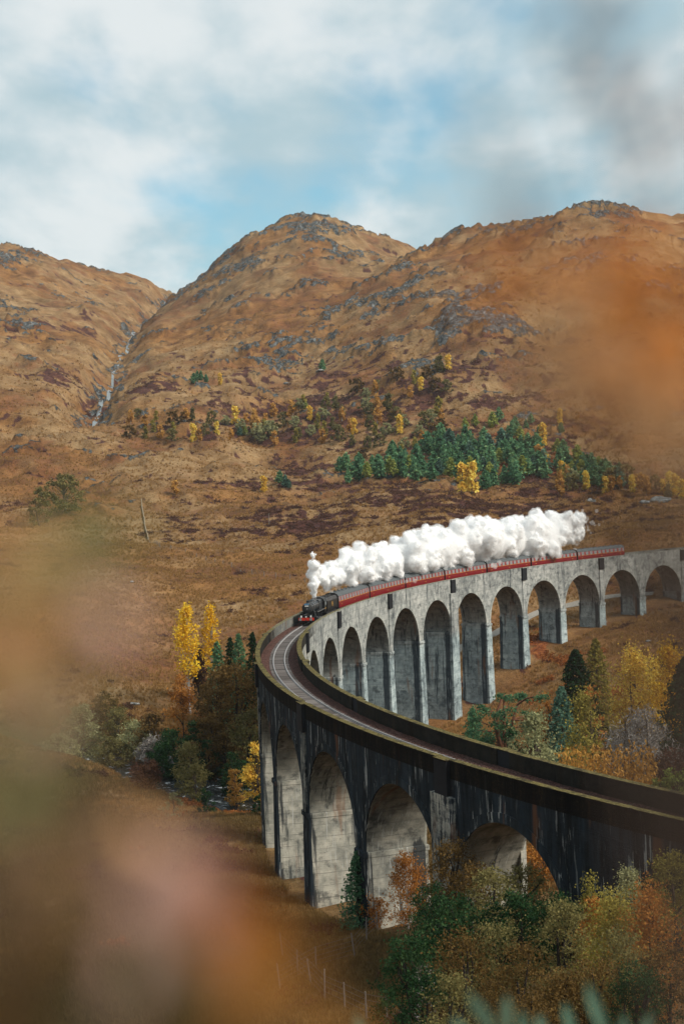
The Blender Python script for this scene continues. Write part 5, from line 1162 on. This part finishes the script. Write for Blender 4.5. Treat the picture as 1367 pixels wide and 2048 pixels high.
leafy('blaeberry_plant', 'blurred pink, rust and dark green leaves close up in the lower corner', (-.13, .30), [(330, 1770, 60, 55, 12, .012, 'veilpink'), (455, 1850, 40, 50, 7, .011, 'veilorange'), (550, 1970, 45, 55, 8, .012, 'rust'), (250, 1990, 95, 40, 13, .012, 'darkgreen'), (50, 1990, 70, 70, 9, .013, 'brown'), (420, 2020, 80, 35, 8, .012, 'brown'), (130, 1850, 90, 60, 5, .012, 'veilpink'), (30, 1740, 60, 50, 6, .012, 'veiltan'), (200, 1660, 60, 35, 5, .011, 'veiltan'), (240, 1880, 60, 40, 6, .012, 'olive')], .42, 2)
leafy('rowan_sapling', 'blurred orange autumn leaves close up at the right edge', (.17, .42), [(1050, 560, 40, 35, 5, .012, 'veilorange'), (1110, 640, 40, 40, 8, .012, 'veiltan'), (1190, 720, 45, 45, 12, .013, 'veiltan'), (1260, 560, 55, 50, 8, .013, 'veilorange'), (1345, 610, 45, 60, 9, .013, 'veilorange'), (1290, 790, 45, 50, 12, .013, 'veiltan'), (1210, 500, 80, 25, 4, .012, 'veilorange'), (1350, 860, 35, 45, 9, .012, 'veiltan'), (1300, 690, 50, 40, 8, .013, 'veilorange')], .47, 3)
leafy('alder_sapling', 'out of focus dark twigs against the cloud, top corner', (.26, .50), [(1205, 80, 45, 60, 6, .012, 'heather'), (1330, 260, 35, 50, 4, .012, 'heather'), (960, 235, 40, 40, 1, .011, 'heather'), (1060, 375, 30, 30, 2, .010, 'heather'), (1140, 120, 40, 30, 2, .012, 'heather')], .44, 4, 'dark')
def blades():
    r = np.random.default_rng(8); P0 = at(1120, 2120, 2.6); zb = gz(P0[0], P0[1]); e = empty('fern_clump', (P0[0], P0[1], zb)); tag(e, 'soft-edged bluish green leaf blades rising from the bottom edge', 'plant', 'plants growing close to the viewpoint')
    for (x0, y0, x1, y1) in ((990, 2070, 935, 1985), (1010, 2070, 1012, 1990), (1215, 2080, 1172, 1965), (1150, 2080, 1128, 2005), (1090, 2080, 1075, 2030), (1280, 2090, 1300, 2025), (945, 2090, 905, 2035), (1240, 2090, 1245, 2030), (1055, 2090, 1040, 2020), (730, 2090, 712, 2030)):
        d = 2.6 + r.normal()*.15; a, b = at(x0, y0, d) - P0, at(x1, y1, d + r.normal()*.04) - P0; a[2] += P0[2] - zb; b[2] += P0[2] - zb
        ax = (b - a); nrm = np.cross(ax, [0, 1, .3]); nrm /= np.linalg.norm(nrm); w = .011
        prof = [(0, .25), (.25, .8), (.5, 1), (.75, .8), (1, .05)]
        v = []
        for t, k in prof: v += [a + ax*t - nrm*w*k, a + ax*t + np.array([0, .006, 0]), a + ax*t + nrm*w*k]
        f = [(3*i + j, 3*i + j + 1, 3*i + j + 4, 3*i + j + 3) for i in range(4) for j in (0, 1)]
        mesh_obj('leaf', [tuple(p) for p in v], faces=f, mat=LM['bluepine'], parent=e, attrs={'lv': np.full(15, r.uniform(.9, 1.4))})
        m = MB(); m.tube([(a[0]*.3, a[1]*.3, -.05), tuple(a)], [.004, .002], 5, False); m.build('stem', BK['brown'], e)
blades()

# ------------------------------------------------------------------ air
m = MB(); m.box(-9500, 9500, -9500, 9500, -60, 420)
hz = m.build('haze', material('haze_air', lambda g: g.out(None, g.n('VolumePrincipled', {'Color': (.80, .88, .95, 1), 'Density': .00005, 'Anisotropy': .2}).outputs[0]))); tag(hz, 'thin pale autumn haze filling the glen', kind='stuff')
